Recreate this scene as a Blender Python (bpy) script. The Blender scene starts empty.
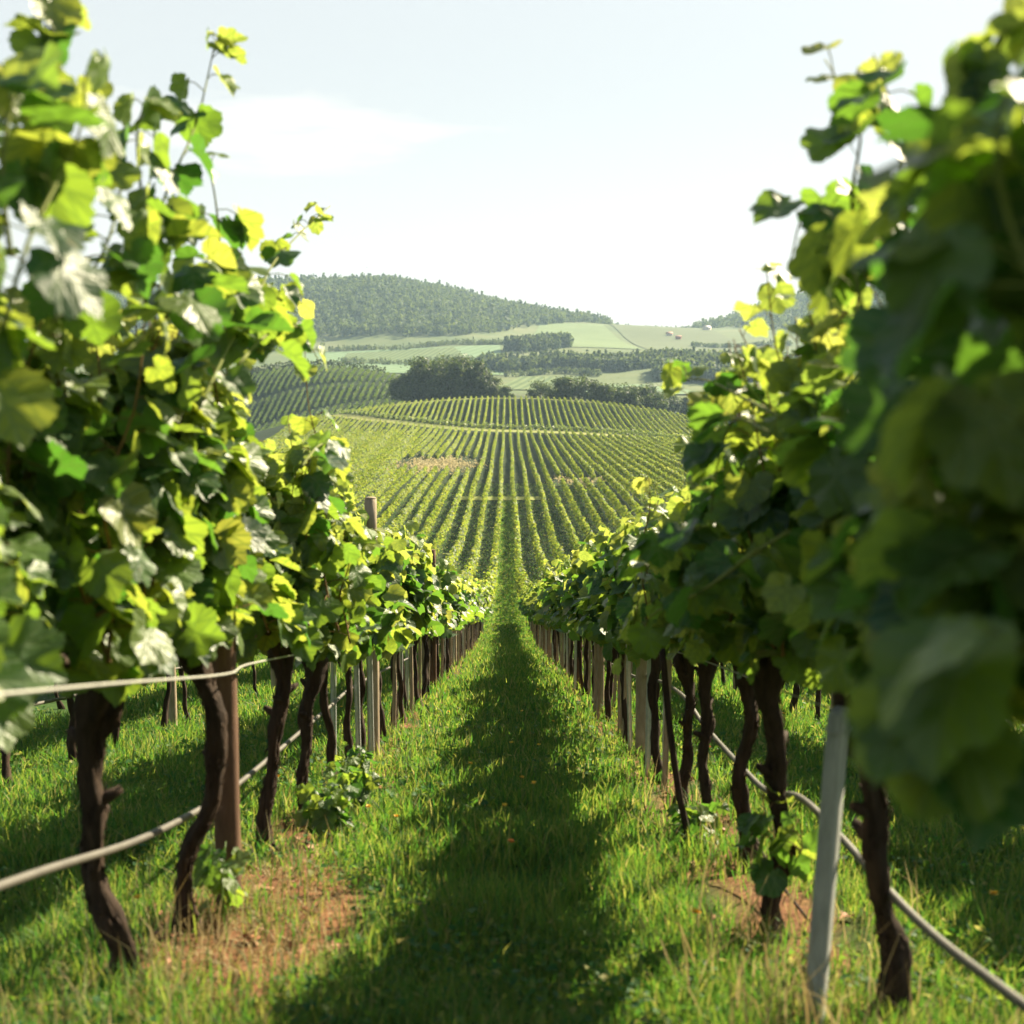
import bpy, math, random
import numpy as np

rng = np.random.default_rng(11)
random.seed(11)
S = bpy.context.scene
COL = S.collection
R = math.radians

# ------------------------------------------------------------------ camera
FPX = 1200.0
PITCH = 6.04
CAMH = 1.15
cam_d = bpy.data.cameras.new("camera")
cam = bpy.data.objects.new("camera", cam_d)
COL.objects.link(cam)
cam_d.sensor_width = 36.0
cam_d.lens = FPX / 1024 * 36.0
cam.location = (0, 0, CAMH)
cam.rotation_euler = (R(90 - PITCH), 0, R(-0.24))
cam_d.clip_start = 0.02
cam_d.clip_end = 9000
cam_d.dof.use_dof = True
cam_d.dof.focus_distance = 15.0
cam_d.dof.aperture_fstop = 2.9
S.camera = cam

# ------------------------------------------------------------------ light
SUN_AZ, SUN_EL = 42.0, 33.5        # to the right of straight ahead, above the horizon
W = bpy.data.worlds.new("World")
S.world = W
W.use_nodes = True
nt = W.node_tree
nt.nodes.clear()
wo = nt.nodes.new('ShaderNodeOutputWorld')
bg = nt.nodes.new('ShaderNodeBackground')
sky = nt.nodes.new('ShaderNodeTexSky')
sky.sky_type = 'NISHITA'
sky.sun_disc = False
sky.sun_elevation = R(SUN_EL)
sky.sun_rotation = R(SUN_AZ)
sky.altitude = 200
sky.air_density = 1.0
sky.dust_density = 1.5
sky.ozone_density = 1.0
bg.inputs[1].default_value = 0.05
# thin high clouds, laid out by direction in the sky
tc = nt.nodes.new('ShaderNodeTexCoord')
sep = nt.nodes.new('ShaderNodeSeparateXYZ')
nt.links.new(tc.outputs['Generated'], sep.inputs[0])
def wmath(op, a, b=None, c=None):
    n = nt.nodes.new('ShaderNodeMath'); n.operation = op
    for i, v in enumerate((a, b, c)):
        if v is None: continue
        if isinstance(v, (int, float)): n.inputs[i].default_value = v
        else: nt.links.new(v, n.inputs[i])
    return n.outputs[0]
az = wmath('ARCTAN2', sep.outputs[0], sep.outputs[1])
el = wmath('ARCSINE', sep.outputs[2])
comb = nt.nodes.new('ShaderNodeCombineXYZ')
nt.links.new(wmath('MULTIPLY', az, 9.0), comb.inputs[0])
nt.links.new(wmath('MULTIPLY', el, 46.0), comb.inputs[1])
nz = nt.nodes.new('ShaderNodeTexNoise')
nz.inputs['Scale'].default_value = 1.0
nz.inputs['Detail'].default_value = 7
nz.inputs['Roughness'].default_value = 0.55
nt.links.new(comb.outputs[0], nz.inputs['Vector'])
du = wmath('DIVIDE', wmath('SUBTRACT', az, R(-11.5)), R(10.0))
dv = wmath('DIVIDE', wmath('SUBTRACT', el, R(11.2)), R(1.9))
rr = wmath('ADD', wmath('MULTIPLY', du, du), wmath('MULTIPLY', dv, dv))
mask = wmath('SUBTRACT', 1.0, rr)
val = wmath('ADD', wmath('MULTIPLY', mask, 0.45), wmath('MULTIPLY', wmath('SUBTRACT', nz.outputs[0], 0.5), 1.8))
cl = wmath('MINIMUM', wmath('MAXIMUM', wmath('MULTIPLY', val, 2.4), 0.0), 1.0)
mixc = nt.nodes.new('ShaderNodeMixRGB')
mixc.inputs[2].default_value = (6.3, 6.2, 5.8, 1)
nt.links.new(wmath('MULTIPLY', cl, 0.65), mixc.inputs[0])
# bright summer veil low in the sky, thinning towards the zenith
def wrange(v, a, b, c, d):
    n = nt.nodes.new('ShaderNodeMapRange'); n.interpolation_type = 'SMOOTHSTEP'
    nt.links.new(v, n.inputs[0])
    for i, q in enumerate((a, b, c, d)): n.inputs[i + 1].default_value = q
    return n.outputs[0]
vcol = nt.nodes.new('ShaderNodeMixRGB')
vcol.inputs[1].default_value = (5.9, 5.7, 5.15, 1)
vcol.inputs[2].default_value = (4.85, 5.05, 4.95, 1)
nt.links.new(wrange(el, R(1), R(15), 0, 1), vcol.inputs[0])
veil = nt.nodes.new('ShaderNodeMixRGB')
nt.links.new(wrange(el, R(15), R(42), .88, .08), veil.inputs[0])
nt.links.new(sky.outputs[0], veil.inputs[1])
nt.links.new(vcol.outputs[0], veil.inputs[2])
nt.links.new(veil.outputs[0], mixc.inputs[1])
nt.links.new(mixc.outputs[0], bg.inputs[0])
nt.links.new(bg.outputs[0], wo.inputs[0])

sun_d = bpy.data.lights.new("sun", 'SUN')
sun_d.energy = 5.0
sun_d.angle = R(0.5)
sun_d.color = (1.0, 0.87, 0.61)
sun = bpy.data.objects.new("sun", sun_d)
COL.objects.link(sun)
sun.rotation_euler = (R(SUN_EL - 90), 0, R(-SUN_AZ))
# rotation above: lamp -Z points away from (sin az cos el, cos az cos el, sin el)

S.view_settings.view_transform = 'Standard'
S.view_settings.look = 'None'
S.view_settings.gamma = 1.0
S.view_settings.exposure = 1.8
S.cycles.max_bounces = 8
S.cycles.diffuse_bounces = 4
S.cycles.transmission_bounces = 5
S.cycles.volume_bounces = 0
S.cycles.use_denoising = True
S.render.engine = 'CYCLES'

# ------------------------------------------------------------------ helpers
def tag(o, label=None, cat=None, group=None, kind=None):
    if label: o['label'] = label
    if cat: o['category'] = cat
    if group: o['group'] = group
    if kind: o['kind'] = kind
    return o

def empty(name, loc, rz=0.0):
    o = bpy.data.objects.new(name, None)
    o.empty_display_size = 0.1
    o.location = loc
    o.rotation_euler = (0, 0, rz)
    COL.objects.link(o)
    return o

def mesh_np(name, V, Fs, mats=None, smooth=False, fmat=None):
    me = bpy.data.meshes.new(name)
    V = np.asarray(V, np.float32)
    me.vertices.add(len(V))
    me.vertices.foreach_set('co', V.ravel())
    Fs = [np.asarray(f, np.int32) for f in Fs if len(f)]
    loops = np.concatenate([f.ravel() for f in Fs])
    tot = np.concatenate([np.full(len(f), f.shape[1], np.int32) for f in Fs])
    start = np.concatenate([[0], np.cumsum(tot)[:-1]]).astype(np.int32)
    me.loops.add(len(loops))
    me.loops.foreach_set('vertex_index', loops)
    me.polygons.add(len(tot))
    me.polygons.foreach_set('loop_start', start)
    me.polygons.foreach_set('loop_total', tot)
    if smooth:
        me.polygons.foreach_set('use_smooth', np.ones(len(tot), bool))
    for m in (mats or []):
        me.materials.append(m)
    if fmat is not None:
        me.polygons.foreach_set('material_index', np.asarray(fmat, np.int32))
    me.update(calc_edges=True)
    return me

def obj(name, me, parent=None, loc=None):
    o = bpy.data.objects.new(name, me)
    COL.objects.link(o)
    if parent is not None: o.parent = parent
    if loc is not None: o.location = loc
    return o

class Geo:
    """collects pieces into one mesh"""
    def __init__(self): self.V = []; self.F = {}; self.n = 0; self.L = []; self.has = False
    def add(self, V, Fs, L=None):
        V = np.asarray(V, float)
        self.V.append(V)
        self.L.append(np.zeros((len(V), 2)) + 9 if L is None else L); self.has |= L is not None
        for f in Fs:
            f = np.asarray(f, int)
            if len(f): self.F.setdefault(f.shape[1], []).append(f + self.n)
        self.n += len(V)
    def mesh(self, name, mats, smooth=False):
        me = mesh_np(name, np.vstack(self.V), [np.vstack(v) for v in self.F.values()], mats, smooth)
        if self.has:
            at = me.attributes.new('leaf_xy', 'FLOAT2', 'POINT'); at.data.foreach_set('vector', np.vstack(self.L).astype(np.float32).ravel())
        return me

def tube(P, rad, n=8, rough=0.0, cap=True, gnarl=0.0):
    P = np.asarray(P, float); m = len(P)
    rad = np.broadcast_to(np.asarray(rad, float), (m,))
    T = np.gradient(P, axis=0); T /= np.linalg.norm(T, axis=1)[:, None] + 1e-9
    ref = np.array([0, 0, 1.0]) if abs(T[:, 2]).mean() < 0.8 else np.array([1.0, 0, 0])
    A = np.cross(T, ref); A /= np.linalg.norm(A, axis=1)[:, None] + 1e-9
    B = np.cross(T, A)
    th = np.arange(n) * 2 * np.pi / n
    r = rad[:, None] * np.ones((m, n))
    if rough: r = r * (1 + rough * (rng.random((m, n)) - .5) + rough * .8 * (rng.random((1, n)) - .5))
    if gnarl:
        tt = np.cumsum(np.r_[0, np.linalg.norm(np.diff(P, axis=0), axis=1)])[:, None]; ph = rng.uniform(0, 6.28, 6)
        r = r * (1 + gnarl * (.5 * np.sin(2 * th + 7 * tt + ph[0]) + .4 * np.sin(3 * th - 11 * tt + ph[1]) + .35 * np.sin(5 * th + 5 * tt + ph[2]) + .35 * np.sin(19 * tt + ph[3]) * np.sin(th + ph[4]) + .25 * np.sin(41 * tt + 2 * th + ph[5])))
    V = P[:, None, :] + r[..., None] * (np.cos(th)[None, :, None] * A[:, None, :] + np.sin(th)[None, :, None] * B[:, None, :])
    V = V.reshape(-1, 3)
    i = np.arange(m - 1)[:, None] * n; j = np.arange(n)[None, :]; k = (j + 1) % n
    F = np.stack([i + j, i + k, i + n + k, i + n + j], -1).reshape(-1, 4)
    Fs = [F]
    if cap:
        V = np.vstack([V, P[:1], P[-1:]]); c0 = m * n; c1 = c0 + 1
        jj = np.arange(n); kk = (jj + 1) % n
        Fs.append(np.stack([np.full(n, c0), kk, jj], -1))
        Fs.append(np.stack([np.full(n, c1), (m - 1) * n + jj, (m - 1) * n + kk], -1))
    return V, Fs

def smooth_path(P, k=5):
    P = np.asarray(P, float)
    t = np.arange(len(P)); tt = np.linspace(0, len(P) - 1, (len(P) - 1) * k + 1)
    out = []
    for d in range(3):
        y = P[:, d]
        m = np.gradient(y) if len(P) > 2 else np.full(len(P), y[-1] - y[0])
        i = np.clip(np.floor(tt).astype(int), 0, len(P) - 2); u = tt - i
        out.append((2*u**3-3*u**2+1)*y[i] + (u**3-2*u**2+u)*m[i] + (-2*u**3+3*u**2)*y[i+1] + (u**3-u**2)*m[i+1])
    return np.stack(out, -1)

def norm(a): return a / (np.linalg.norm(a, axis=-1, keepdims=True) + 1e-9)
def sstep(a, b, x):
    t = np.clip((np.asarray(x, float) - a) / (b - a), 0, 1); return t * t * (3 - 2 * t)

ORD = ['first','second','third','fourth','fifth','sixth','seventh','eighth','ninth','tenth','eleventh','twelfth','thirteenth','fourteenth','fifteenth','sixteenth','seventeenth','eighteenth','nineteenth']
TENS = {20:'twent',30:'thirt',40:'fort',50:'fift'}
def ordinal(n):
    if n < 20: return ORD[n-1]
    t, u = n // 10 * 10, n % 10
    return TENS[t] + 'ieth' if u == 0 else TENS[t] + 'y-' + ORD[u-1]

# ------------------------------------------------------------------ terrain function
PY = np.array([-60,-20,0,20,40,53,70,90,105,120,145,171,240,300,360,400,436,450,520,600,700,800,900,1000,1100,1300,1450,1550,1700,2000,2600,4000], float)
PZ = np.array([11.2,3.75,0,-3.75,-7.5,-9.5,-11.9,-14.1,-15.3,-16.0,-16.0,-15.4,-15.0,-14.2,-12.2,-8.2,-4.1,-3.9,-10,-9,-4,3,11,18,28,50,66,72,75,60,30,0], float)
def _pchip(x, y):
    h = np.diff(x); d = np.diff(y) / h
    m = np.zeros_like(y)
    for i in range(1, len(x) - 1):
        if d[i-1] * d[i] > 0:
            w1 = 2*h[i] + h[i-1]; w2 = h[i] + 2*h[i-1]
            m[i] = (w1 + w2) / (w1 / d[i-1] + w2 / d[i])
    m[0], m[-1] = d[0], d[-1]
    return m
PM = _pchip(PY, PZ)
def prof(y):
    y = np.asarray(y, float)
    i = np.clip(np.searchsorted(PY, y) - 1, 0, len(PY) - 2)
    h = PY[i+1] - PY[i]; u = (y - PY[i]) / h
    return (2*u**3-3*u**2+1)*PZ[i] + (u**3-2*u**2+u)*h*PM[i] + (-2*u**3+3*u**2)*PZ[i+1] + (u**3-u**2)*h*PM[i+1]
SX = np.array([-1600,-900,-500,-307,-230,-158,-95,-40,18,80,132,203,245,302,358,415,600,900,1600], float)
SZ = np.array([60,100,126,131,137,143,134,120,106,94,87,81,79,84,102,117,138,130,70], float)
def ground(x, y):
    x = np.asarray(x, float); y = np.asarray(y, float)
    z = prof(y)
    wd = sstep(230, 436, y) * (1 - sstep(520, 700, y))
    z = z - np.minimum(0.0015 * x * x, 24 + 0 * x) * wd
    # the low vineyard hill to the left, behind the crest
    z = z + 27 * np.exp(-((x + 118) / 88) ** 2 - ((y - 610) / 85) ** 2)
    # the far hills
    z = z + (np.interp(x, SX, SZ) - 78) * sstep(1200, 1680, y) * (1 - 0.6 * sstep(1800, 2400, y))
    wob = np.sin(x / 130 + 1.3) * np.cos(y / 170) * 5 + np.sin(x / 61 + y / 83) * 2.2
    z = z + wob * sstep(700, 950, y)
    # soil mound under the first left vines, small lumps near the camera
    z = z + 0.07 * np.exp(-((x + 0.95) / 0.3) ** 2 - ((y - 4.0) / 0.9) ** 2)
    near = 1 - sstep(12, 20, np.abs(y - 4))
    z = z + near * 0.018 * (np.sin(x * 5.1 + 0.7 * y) * np.sin(y * 3.3 - x) + 0.6 * np.sin(x * 9.7 + 2) * np.sin(y * 7.9))
    return z
def gz(x, y): return float(ground(x, y))

# ------------------------------------------------------------------ materials
def new_mat(name):
    m = bpy.data.materials.new(name); m.use_nodes = True
    m.node_tree.nodes.clear()
    return m, m.node_tree
class N:
    def __init__(s, t): s.t = t
    def __call__(s, typ, **kw):
        n = s.t.nodes.new('ShaderNode' + typ)
        for k, v in kw.items(): setattr(n, k, v)
        return n
    def link(s, a, b): s.t.links.new(a, b)
    def ramp(s, fac, stops):
        r = s('ValToRGB'); e = r.color_ramp.elements
        while len(e) < len(stops): e.new(0.5)
        for q, (p, c) in zip(e, stops): q.position = p; q.color = (*c, 1)
        s.link(fac, r.inputs[0]); return r.outputs[0]
    def mix(s, f, a, b):
        m = s('MixRGB')
        for i, v in ((0, f), (1, a), (2, b)):
            if isinstance(v, (int, float)): m.inputs[i].default_value = v
            elif isinstance(v, tuple): m.inputs[i].default_value = (*v, 1)
            else: s.link(v, m.inputs[i])
        return m.outputs[0]
    def math(s, op, a, b=None):
        n = s('Math', operation=op)
        for i, v in enumerate((a, b)):
            if v is None: continue
            if isinstance(v, (int, float)): n.inputs[i].default_value = v
            else: s.link(v, n.inputs[i])
        return n.outputs[0]
    def noise(s, scale, detail=4, vec=None, rough=.55):
        n = s('TexNoise'); n.inputs['Scale'].default_value = scale
        n.inputs['Detail'].default_value = detail; n.inputs['Roughness'].default_value = rough
        if vec is not None: s.link(vec, n.inputs['Vector'])
        return n.outputs[0]

def leaf_material(name, stops, trans, tfac, rough=.4, spec=.5, veins=False):
    m, t = new_mat(name); n = N(t)
    g = n('NewGeometry')
    col = n.ramp(g.outputs['Random Per Island'], stops)
    tx = n('TexCoord')
    spot = n.noise(9.0, 3, tx.outputs['Object'])
    col = n.mix(n.math('MULTIPLY', spot, .35), col, tuple(v * .55 for v in stops[0][1]))
    # the underside of a leaf is paler and duller
    colb = n.mix(.4, col, (0.10, 0.14, 0.07))
    col2 = n.mix(g.outputs['Backfacing'], col, colb)
    tcol = n.ramp(g.outputs['Random Per Island'], trans)
    p = n('BsdfPrincipled')
    if veins:
        # midrib and side veins of a vine leaf, in the leaf's own coordinates
        at = n('Attribute', attribute_name='leaf_xy'); q = n('SeparateXYZ'); n.link(at.outputs['Vector'], q.inputs[0])
        axx = n.math('ABSOLUTE', q.outputs[0]); dist = axx
        for th, x0, y0 in ((R(42), 0, 0), (R(85), 0, 0), (R(48), 0, .35), (R(48), 0, .6), (R(15), .22, .24), (R(70), .22, .24)):
            d = n.math('ABSOLUTE', n.math('SUBTRACT', n.math('MULTIPLY', n.math('SUBTRACT', axx, x0), math.cos(th)), n.math('MULTIPLY', n.math('SUBTRACT', q.outputs[1], y0), math.sin(th))))
            dist = n.math('MINIMUM', dist, d)
        vm = n('MapRange'); n.link(dist, vm.inputs[0])
        for i_, v_ in enumerate((.008, .04, 1.0, 0.0)): vm.inputs[i_ + 1].default_value = v_
        col2 = n.mix(n.math('MULTIPLY', vm.outputs[0], .55), col2, (.14, .20, .07))
        tcol = n.mix(n.math('MULTIPLY', vm.outputs[0], .5), tcol, (.10, .20, .03))
        big = n.noise(26, 3, tx.outputs['Object'])
        br = n('MapRange'); n.link(big, br.inputs[0])
        for i_, v_ in enumerate((.70, .78, 0.0, 1.0)): br.inputs[i_ + 1].default_value = v_
        col2 = n.mix(n.math('MULTIPLY', br.outputs[0], .6), col2, (.16, .10, .03))
        bp = n('Bump'); bp.inputs['Strength'].default_value = .35; bp.inputs['Distance'].default_value = .006
        wr = n.noise(70, 3, tx.outputs['Object'])
        n.link(n.math('ADD', n.math('MULTIPLY', vm.outputs[0], -.6), wr), bp.inputs['Height']); n.link(bp.outputs[0], p.inputs['Normal'])
    n.link(col2, p.inputs['Base Color'])
    p.inputs['Roughness'].default_value = rough
    p.inputs['Specular IOR Level'].default_value = spec
    tr = n('BsdfTranslucent')
    n.link(tcol, tr.inputs['Color'])
    mx = n('MixShader'); mx.inputs[0].default_value = tfac
    n.link(p.outputs[0], mx.inputs[1]); n.link(tr.outputs[0], mx.inputs[2])
    o = n('OutputMaterial'); n.link(mx.outputs[0], o.inputs[0])
    return m

M = {}
M['leaf'] = leaf_material('vine_leaf',
    [(0, (.020, .060, .020)), (.45, (.036, .088, .022)), (.8, (.070, .13, .028)), (.96, (.13, .18, .04)), (1, (.26, .22, .07))],
    [(0, (.10, .28, .025)), (.45, (.22, .42, .035)), (.8, (.42, .56, .05)), (1, (.64, .66, .09))], .41, .44, .45, True)
M['young'] = leaf_material('young_leaf',
    [(0, (.09, .17, .03)), (.6, (.15, .22, .035)), (1, (.24, .25, .05))],
    [(0, (.40, .56, .07)), (1, (.66, .66, .12))], .44, .42, .5, True)
M['rowleaf'] = leaf_material('row_leaf',
    [(0, (.022, .060, .012)), (.6, (.045, .10, .016)), (1, (.12, .17, .03))],
    [(0, (.27, .45, .03)), (1, (.64, .66, .08))], .36, .55, .3)
M['hillleaf'] = leaf_material('hill_leaf',
    [(0, (.022, .062, .014)), (1, (.055, .105, .022))],
    [(0, (.16, .30, .03)), (1, (.32, .42, .05))], .3, .6, .3)
M['tree'] = leaf_material('tree_leaf',
    [(0, (.022, .045, .016)), (.7, (.04, .07, .02)), (1, (.075, .10, .03))],
    [(0, (.08, .14, .02)), (1, (.20, .26, .04))], .28, .6, .3)
M['forest'] = leaf_material('hazed_forest_leaf',  # part of the distance haze is put into these lighter, bluish greens
    [(0, (.040, .075, .048)), (.7, (.065, .115, .06)), (1, (.11, .155, .07))],
    [(0, (.10, .15, .04)), (1, (.22, .27, .06))], .35, .7, .2)
M['grass'] = leaf_material('grass_blade',
    [(0, (.022, .088, .034)), (.5, (.044, .125, .034)), (.85, (.10, .155, .035)), (1, (.28, .25, .09))],
    [(0, (.08, .28, .03)), (.6, (.24, .42, .04)), (.9, (.48, .52, .08)), (1, (.60, .52, .18))], .38, .6, .15)
M['straw'] = leaf_material('dry_grass',
    [(0, (.20, .14, .06)), (1, (.42, .33, .18))],
    [(0, (.3, .22, .08)), (1, (.5, .4, .2))], .3, .7, .2)

def bark_material(name, c1, c2, bump=.6):
    m, t = new_mat(name); n = N(t)
    tx = n('TexCoord'); mp = n('Mapping'); mp.inputs['Scale'].default_value = (1, 1, .22)
    n.link(tx.outputs['Object'], mp.inputs[0])
    f = n.noise(38, 6, mp.outputs[0], .65)
    g = n.noise(7, 3, tx.outputs['Object'])
    col = n.ramp(f, [(.3, c1), (.7, c2)])
    col = n.mix(n.math('MULTIPLY', g, .4), col, tuple(v * .5 for v in c1))
    p = n('BsdfPrincipled'); n.link(col, p.inputs['Base Color'])
    p.inputs['Roughness'].default_value = .85; p.inputs['Specular IOR Level'].default_value = .2
    b = n('Bump'); b.inputs['Strength'].default_value = bump; b.inputs['Distance'].default_value = .01
    n.link(f, b.inputs['Height']); n.link(b.outputs[0], p.inputs['Normal'])
    o = n('OutputMaterial'); n.link(p.outputs[0], o.inputs[0])
    return m
M['bark'] = bark_material('vine_bark', (.016, .010, .007), (.075, .046, .030), 1.0)
M['treebark'] = bark_material('tree_bark', (.05, .04, .03), (.12, .10, .08))
M['cane'] = bark_material('cane_bark', (.16, .09, .035), (.26, .17, .06), .2)
M['greencane'] = bark_material('green_cane', (.14, .17, .04), (.22, .24, .06), .1)
M['post'] = bark_material('brown_post', (.10, .055, .035), (.19, .11, .07), .5)
M['palepost'] = bark_material('weathered_post', (.28, .21, .14), (.48, .39, .28), .5)
M['greypost'] = bark_material('grey_stake', (.27, .28, .26), (.46, .46, .43), .3)
def plain(name, col, rough, metal=0.0, var=.15, scale=30):
    m, t = new_mat(name); n = N(t)
    tx = n('TexCoord'); f = n.noise(scale, 4, tx.outputs['Object'])
    c = n.ramp(f, [(.3, tuple(v * (1 - var) for v in col)), (.7, tuple(min(1, v * (1 + var)) for v in col))])
    p = n('BsdfPrincipled'); n.link(c, p.inputs['Base Color'])
    p.inputs['Roughness'].default_value = rough; p.inputs['Metallic'].default_value = metal
    o = n('OutputMaterial'); n.link(p.outputs[0], o.inputs[0])
    return m
M['zinc'] = plain('galvanised', (.55, .56, .55), .45, .6)
M['hose'] = plain('hose_rubber', (.105, .096, .082), .5, 0, .2, 12)
M['wire'] = plain('trellis_wire', (.36, .35, .31), .5, .3)
M['yellow'] = plain('yellow_petal', (.85, .52, .03), .6)
M['orange'] = plain('orange_petal', (.80, .28, .04), .6)
M['stem'] = plain('green_stem', (.10, .18, .04), .6)
M['plaster'] = plain('house_plaster', (.62, .55, .47), .8, 0, .1, 1)
M['rooftile'] = plain('roof_tile', (.36, .17, .11), .8, 0, .2, 2)
M['darkglass'] = plain('dark_glass', (.03, .035, .04), .1)
M['feather'] = plain('dark_feather', (.03, .028, .025), .8)
M['dryleaf'] = plain('dry_leaf', (.30, .13, .06), .7, 0, .4, 20)

def ground_material():
    m, t = new_mat('ground_cover'); n = N(t)
    g = n('NewGeometry'); sp = n('SeparateXYZ'); n.link(g.outputs['Position'], sp.inputs[0])
    P = g.outputs['Position']
    n1 = n.noise(1.3, 6, P); n2 = n.noise(14, 6, P); n3 = n.noise(.012, 5, P)
    grass = n.ramp(n2, [(.3, (.025, .055, .012)), (.6, (.04, .08, .016)), (.8, (.09, .10, .03))])
    soil = n.ramp(n2, [(.3, (.08, .036, .018)), (.7, (.23, .112, .054))])
    # bare soil strip under the vine rows (rows run along y at odd x)
    ax = n.math('ABSOLUTE', sp.outputs[0])
    d = n.math('ABSOLUTE', n.math('SUBTRACT', ax, 1.0))
    strip = n.math('SUBTRACT', .34, d)
    dx = n.math('DIVIDE', n.math('ADD', sp.outputs[0], .82), .42)
    dy = n.math('DIVIDE', n.math('SUBTRACT', sp.outputs[1], 4.0), 1.1)
    patch = n.math('SUBTRACT', 1.0, n.math('ADD', n.math('MULTIPLY', dx, dx), n.math('MULTIPLY', dy, dy)))
    patch = n.math('MAXIMUM', patch, 0.0)
    v = n.math('ADD', n.math('MULTIPLY', strip, 1.6), n.math('MULTIPLY', n.math('SUBTRACT', n1, .55), 2.0))
    v = n.math('ADD', v, n.math('MULTIPLY', patch, 1.2))
    f = n('Clamp'); n.link(n.math('MULTIPLY', v, 2.5), f.inputs[0])
    col = n.mix(f.outputs[0], grass, soil)
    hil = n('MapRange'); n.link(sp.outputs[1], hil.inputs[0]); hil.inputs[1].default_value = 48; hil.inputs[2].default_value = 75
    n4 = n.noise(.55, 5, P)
    alley = n.ramp(n4, [(.35, (.010, .026, .008)), (.55, (.020, .038, .011)), (.72, (.045, .050, .020))])  # hill ground coloured darker to deepen the shade between the rows
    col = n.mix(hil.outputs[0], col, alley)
    # far fields: calmer greens
    far = n('MapRange'); n.link(sp.outputs[1], far.inputs[0])
    far.inputs[1].default_value = 600; far.inputs[2].default_value = 700
    field = n.ramp(n3, [(.35, (.09, .125, .05)), (.5, (.12, .15, .06)), (.65, (.16, .175, .08))])
    col = n.mix(far.outputs[0], col, field)
    p = n('BsdfPrincipled'); n.link(col, p.inputs['Base Color'])
    p.inputs['Roughness'].default_value = .95; p.inputs['Specular IOR Level'].default_value = .1
    b = n('Bump'); b.inputs['Strength'].default_value = .5; b.inputs['Distance'].default_value = .03
    n.link(n2, b.inputs['Height']); n.link(b.outputs[0], p.inputs['Normal'])
    o = n('OutputMaterial'); n.link(p.outputs[0], o.inputs[0])
    return m
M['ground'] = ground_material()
def field_mat(name, c1, c2, stripe=0, ang=0.0, c3=None):
    m, t = new_mat(name); n = N(t)
    g = n('NewGeometry'); P = g.outputs['Position']
    f = n.noise(.03, 5, P)
    col = n.ramp(f, [(.3, c1), (.7, c2)])
    fine = n.noise(.4, 4, P)
    col = n.mix(n.math('MULTIPLY', fine, .3), col, tuple(v * .6 for v in c1))
    if stripe:
        mp = n('Mapping'); mp.inputs['Rotation'].default_value = (0, 0, ang); n.link(P, mp.inputs[0])
        w = n('TexWave'); w.inputs['Scale'].default_value = 1 / stripe * .314; w.inputs['Distortion'].default_value = .6
        n.link(mp.outputs[0], w.inputs[0])
        col = n.mix(n.math('MULTIPLY', w.outputs[1], .85), col, c3)
    p = n('BsdfPrincipled'); n.link(col, p.inputs['Base Color'])
    p.inputs['Roughness'].default_value = .95; p.inputs['Specular IOR Level'].default_value = .1
    o = n('OutputMaterial'); n.link(p.outputs[0], o.inputs[0])
    return m
M['field_pale'] = field_mat('pale_field', (.15, .20, .085), (.20, .25, .11), 10, R(-35), (.11, .16, .06))
M['field_mint'] = field_mat('mint_field', (.16, .24, .12), (.20, .28, .15), 11, R(20), (.12, .19, .09))
M['field_rows'] = field_mat('row_field', (.13, .18, .07), (.18, .22, .09), 6, R(8), (.06, .10, .03))
M['field_brown'] = field_mat('brown_field', (.12, .14, .07), (.16, .18, .09), 9, R(70), (.08, .11, .045))
M['track'] = field_mat('dry_track', (.20, .23, .06), (.30, .30, .10))
M['palestraw'] = leaf_material('pale_straw', [(0, (.44, .38, .15)), (1, (.64, .56, .28))], [(0, (.5, .4, .2)), (1, (.6, .5, .3))], .35, .7, .2)

# ------------------------------------------------------------------ ground sheet
def axis(lims):
    out = [lims[0][0]]
    for a, b, s in lims:
        k = max(1, int(round((b - a) / s))); out += list(a + (b - a) * np.arange(1, k + 1) / k)
    return np.array(out)
gx = axis([(-2600,-900,100),(-900,-200,25),(-200,-40,8),(-40,-8,2),(-8,-2.5,.5),(-2.5,2.5,.12),(2.5,8,.5),(8,40,2),(40,200,8),(200,900,25),(900,2600,100)])
gy = axis([(-60,-4,4),(-4,1,.5),(1,9,.12),(9,20,.5),(20,60,2),(60,200,4),(200,700,6),(700,1900,14),(1900,4000,80)])
XX, YY = np.meshgrid(gx, gy)
ZZ = ground(XX, YY)
nx, ny = len(gx), len(gy)
i = np.arange(ny - 1)[:, None] * nx; j = np.arange(nx - 1)[None, :]
F = np.stack([i + j, i + j + 1, i + nx + j + 1, i + nx + j], -1).reshape(-1, 4)
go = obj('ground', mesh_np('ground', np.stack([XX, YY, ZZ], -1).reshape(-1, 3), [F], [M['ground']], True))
tag(go, 'grassy vineyard slope falling into a valley and rising to far hills', 'ground', kind='structure')

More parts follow.
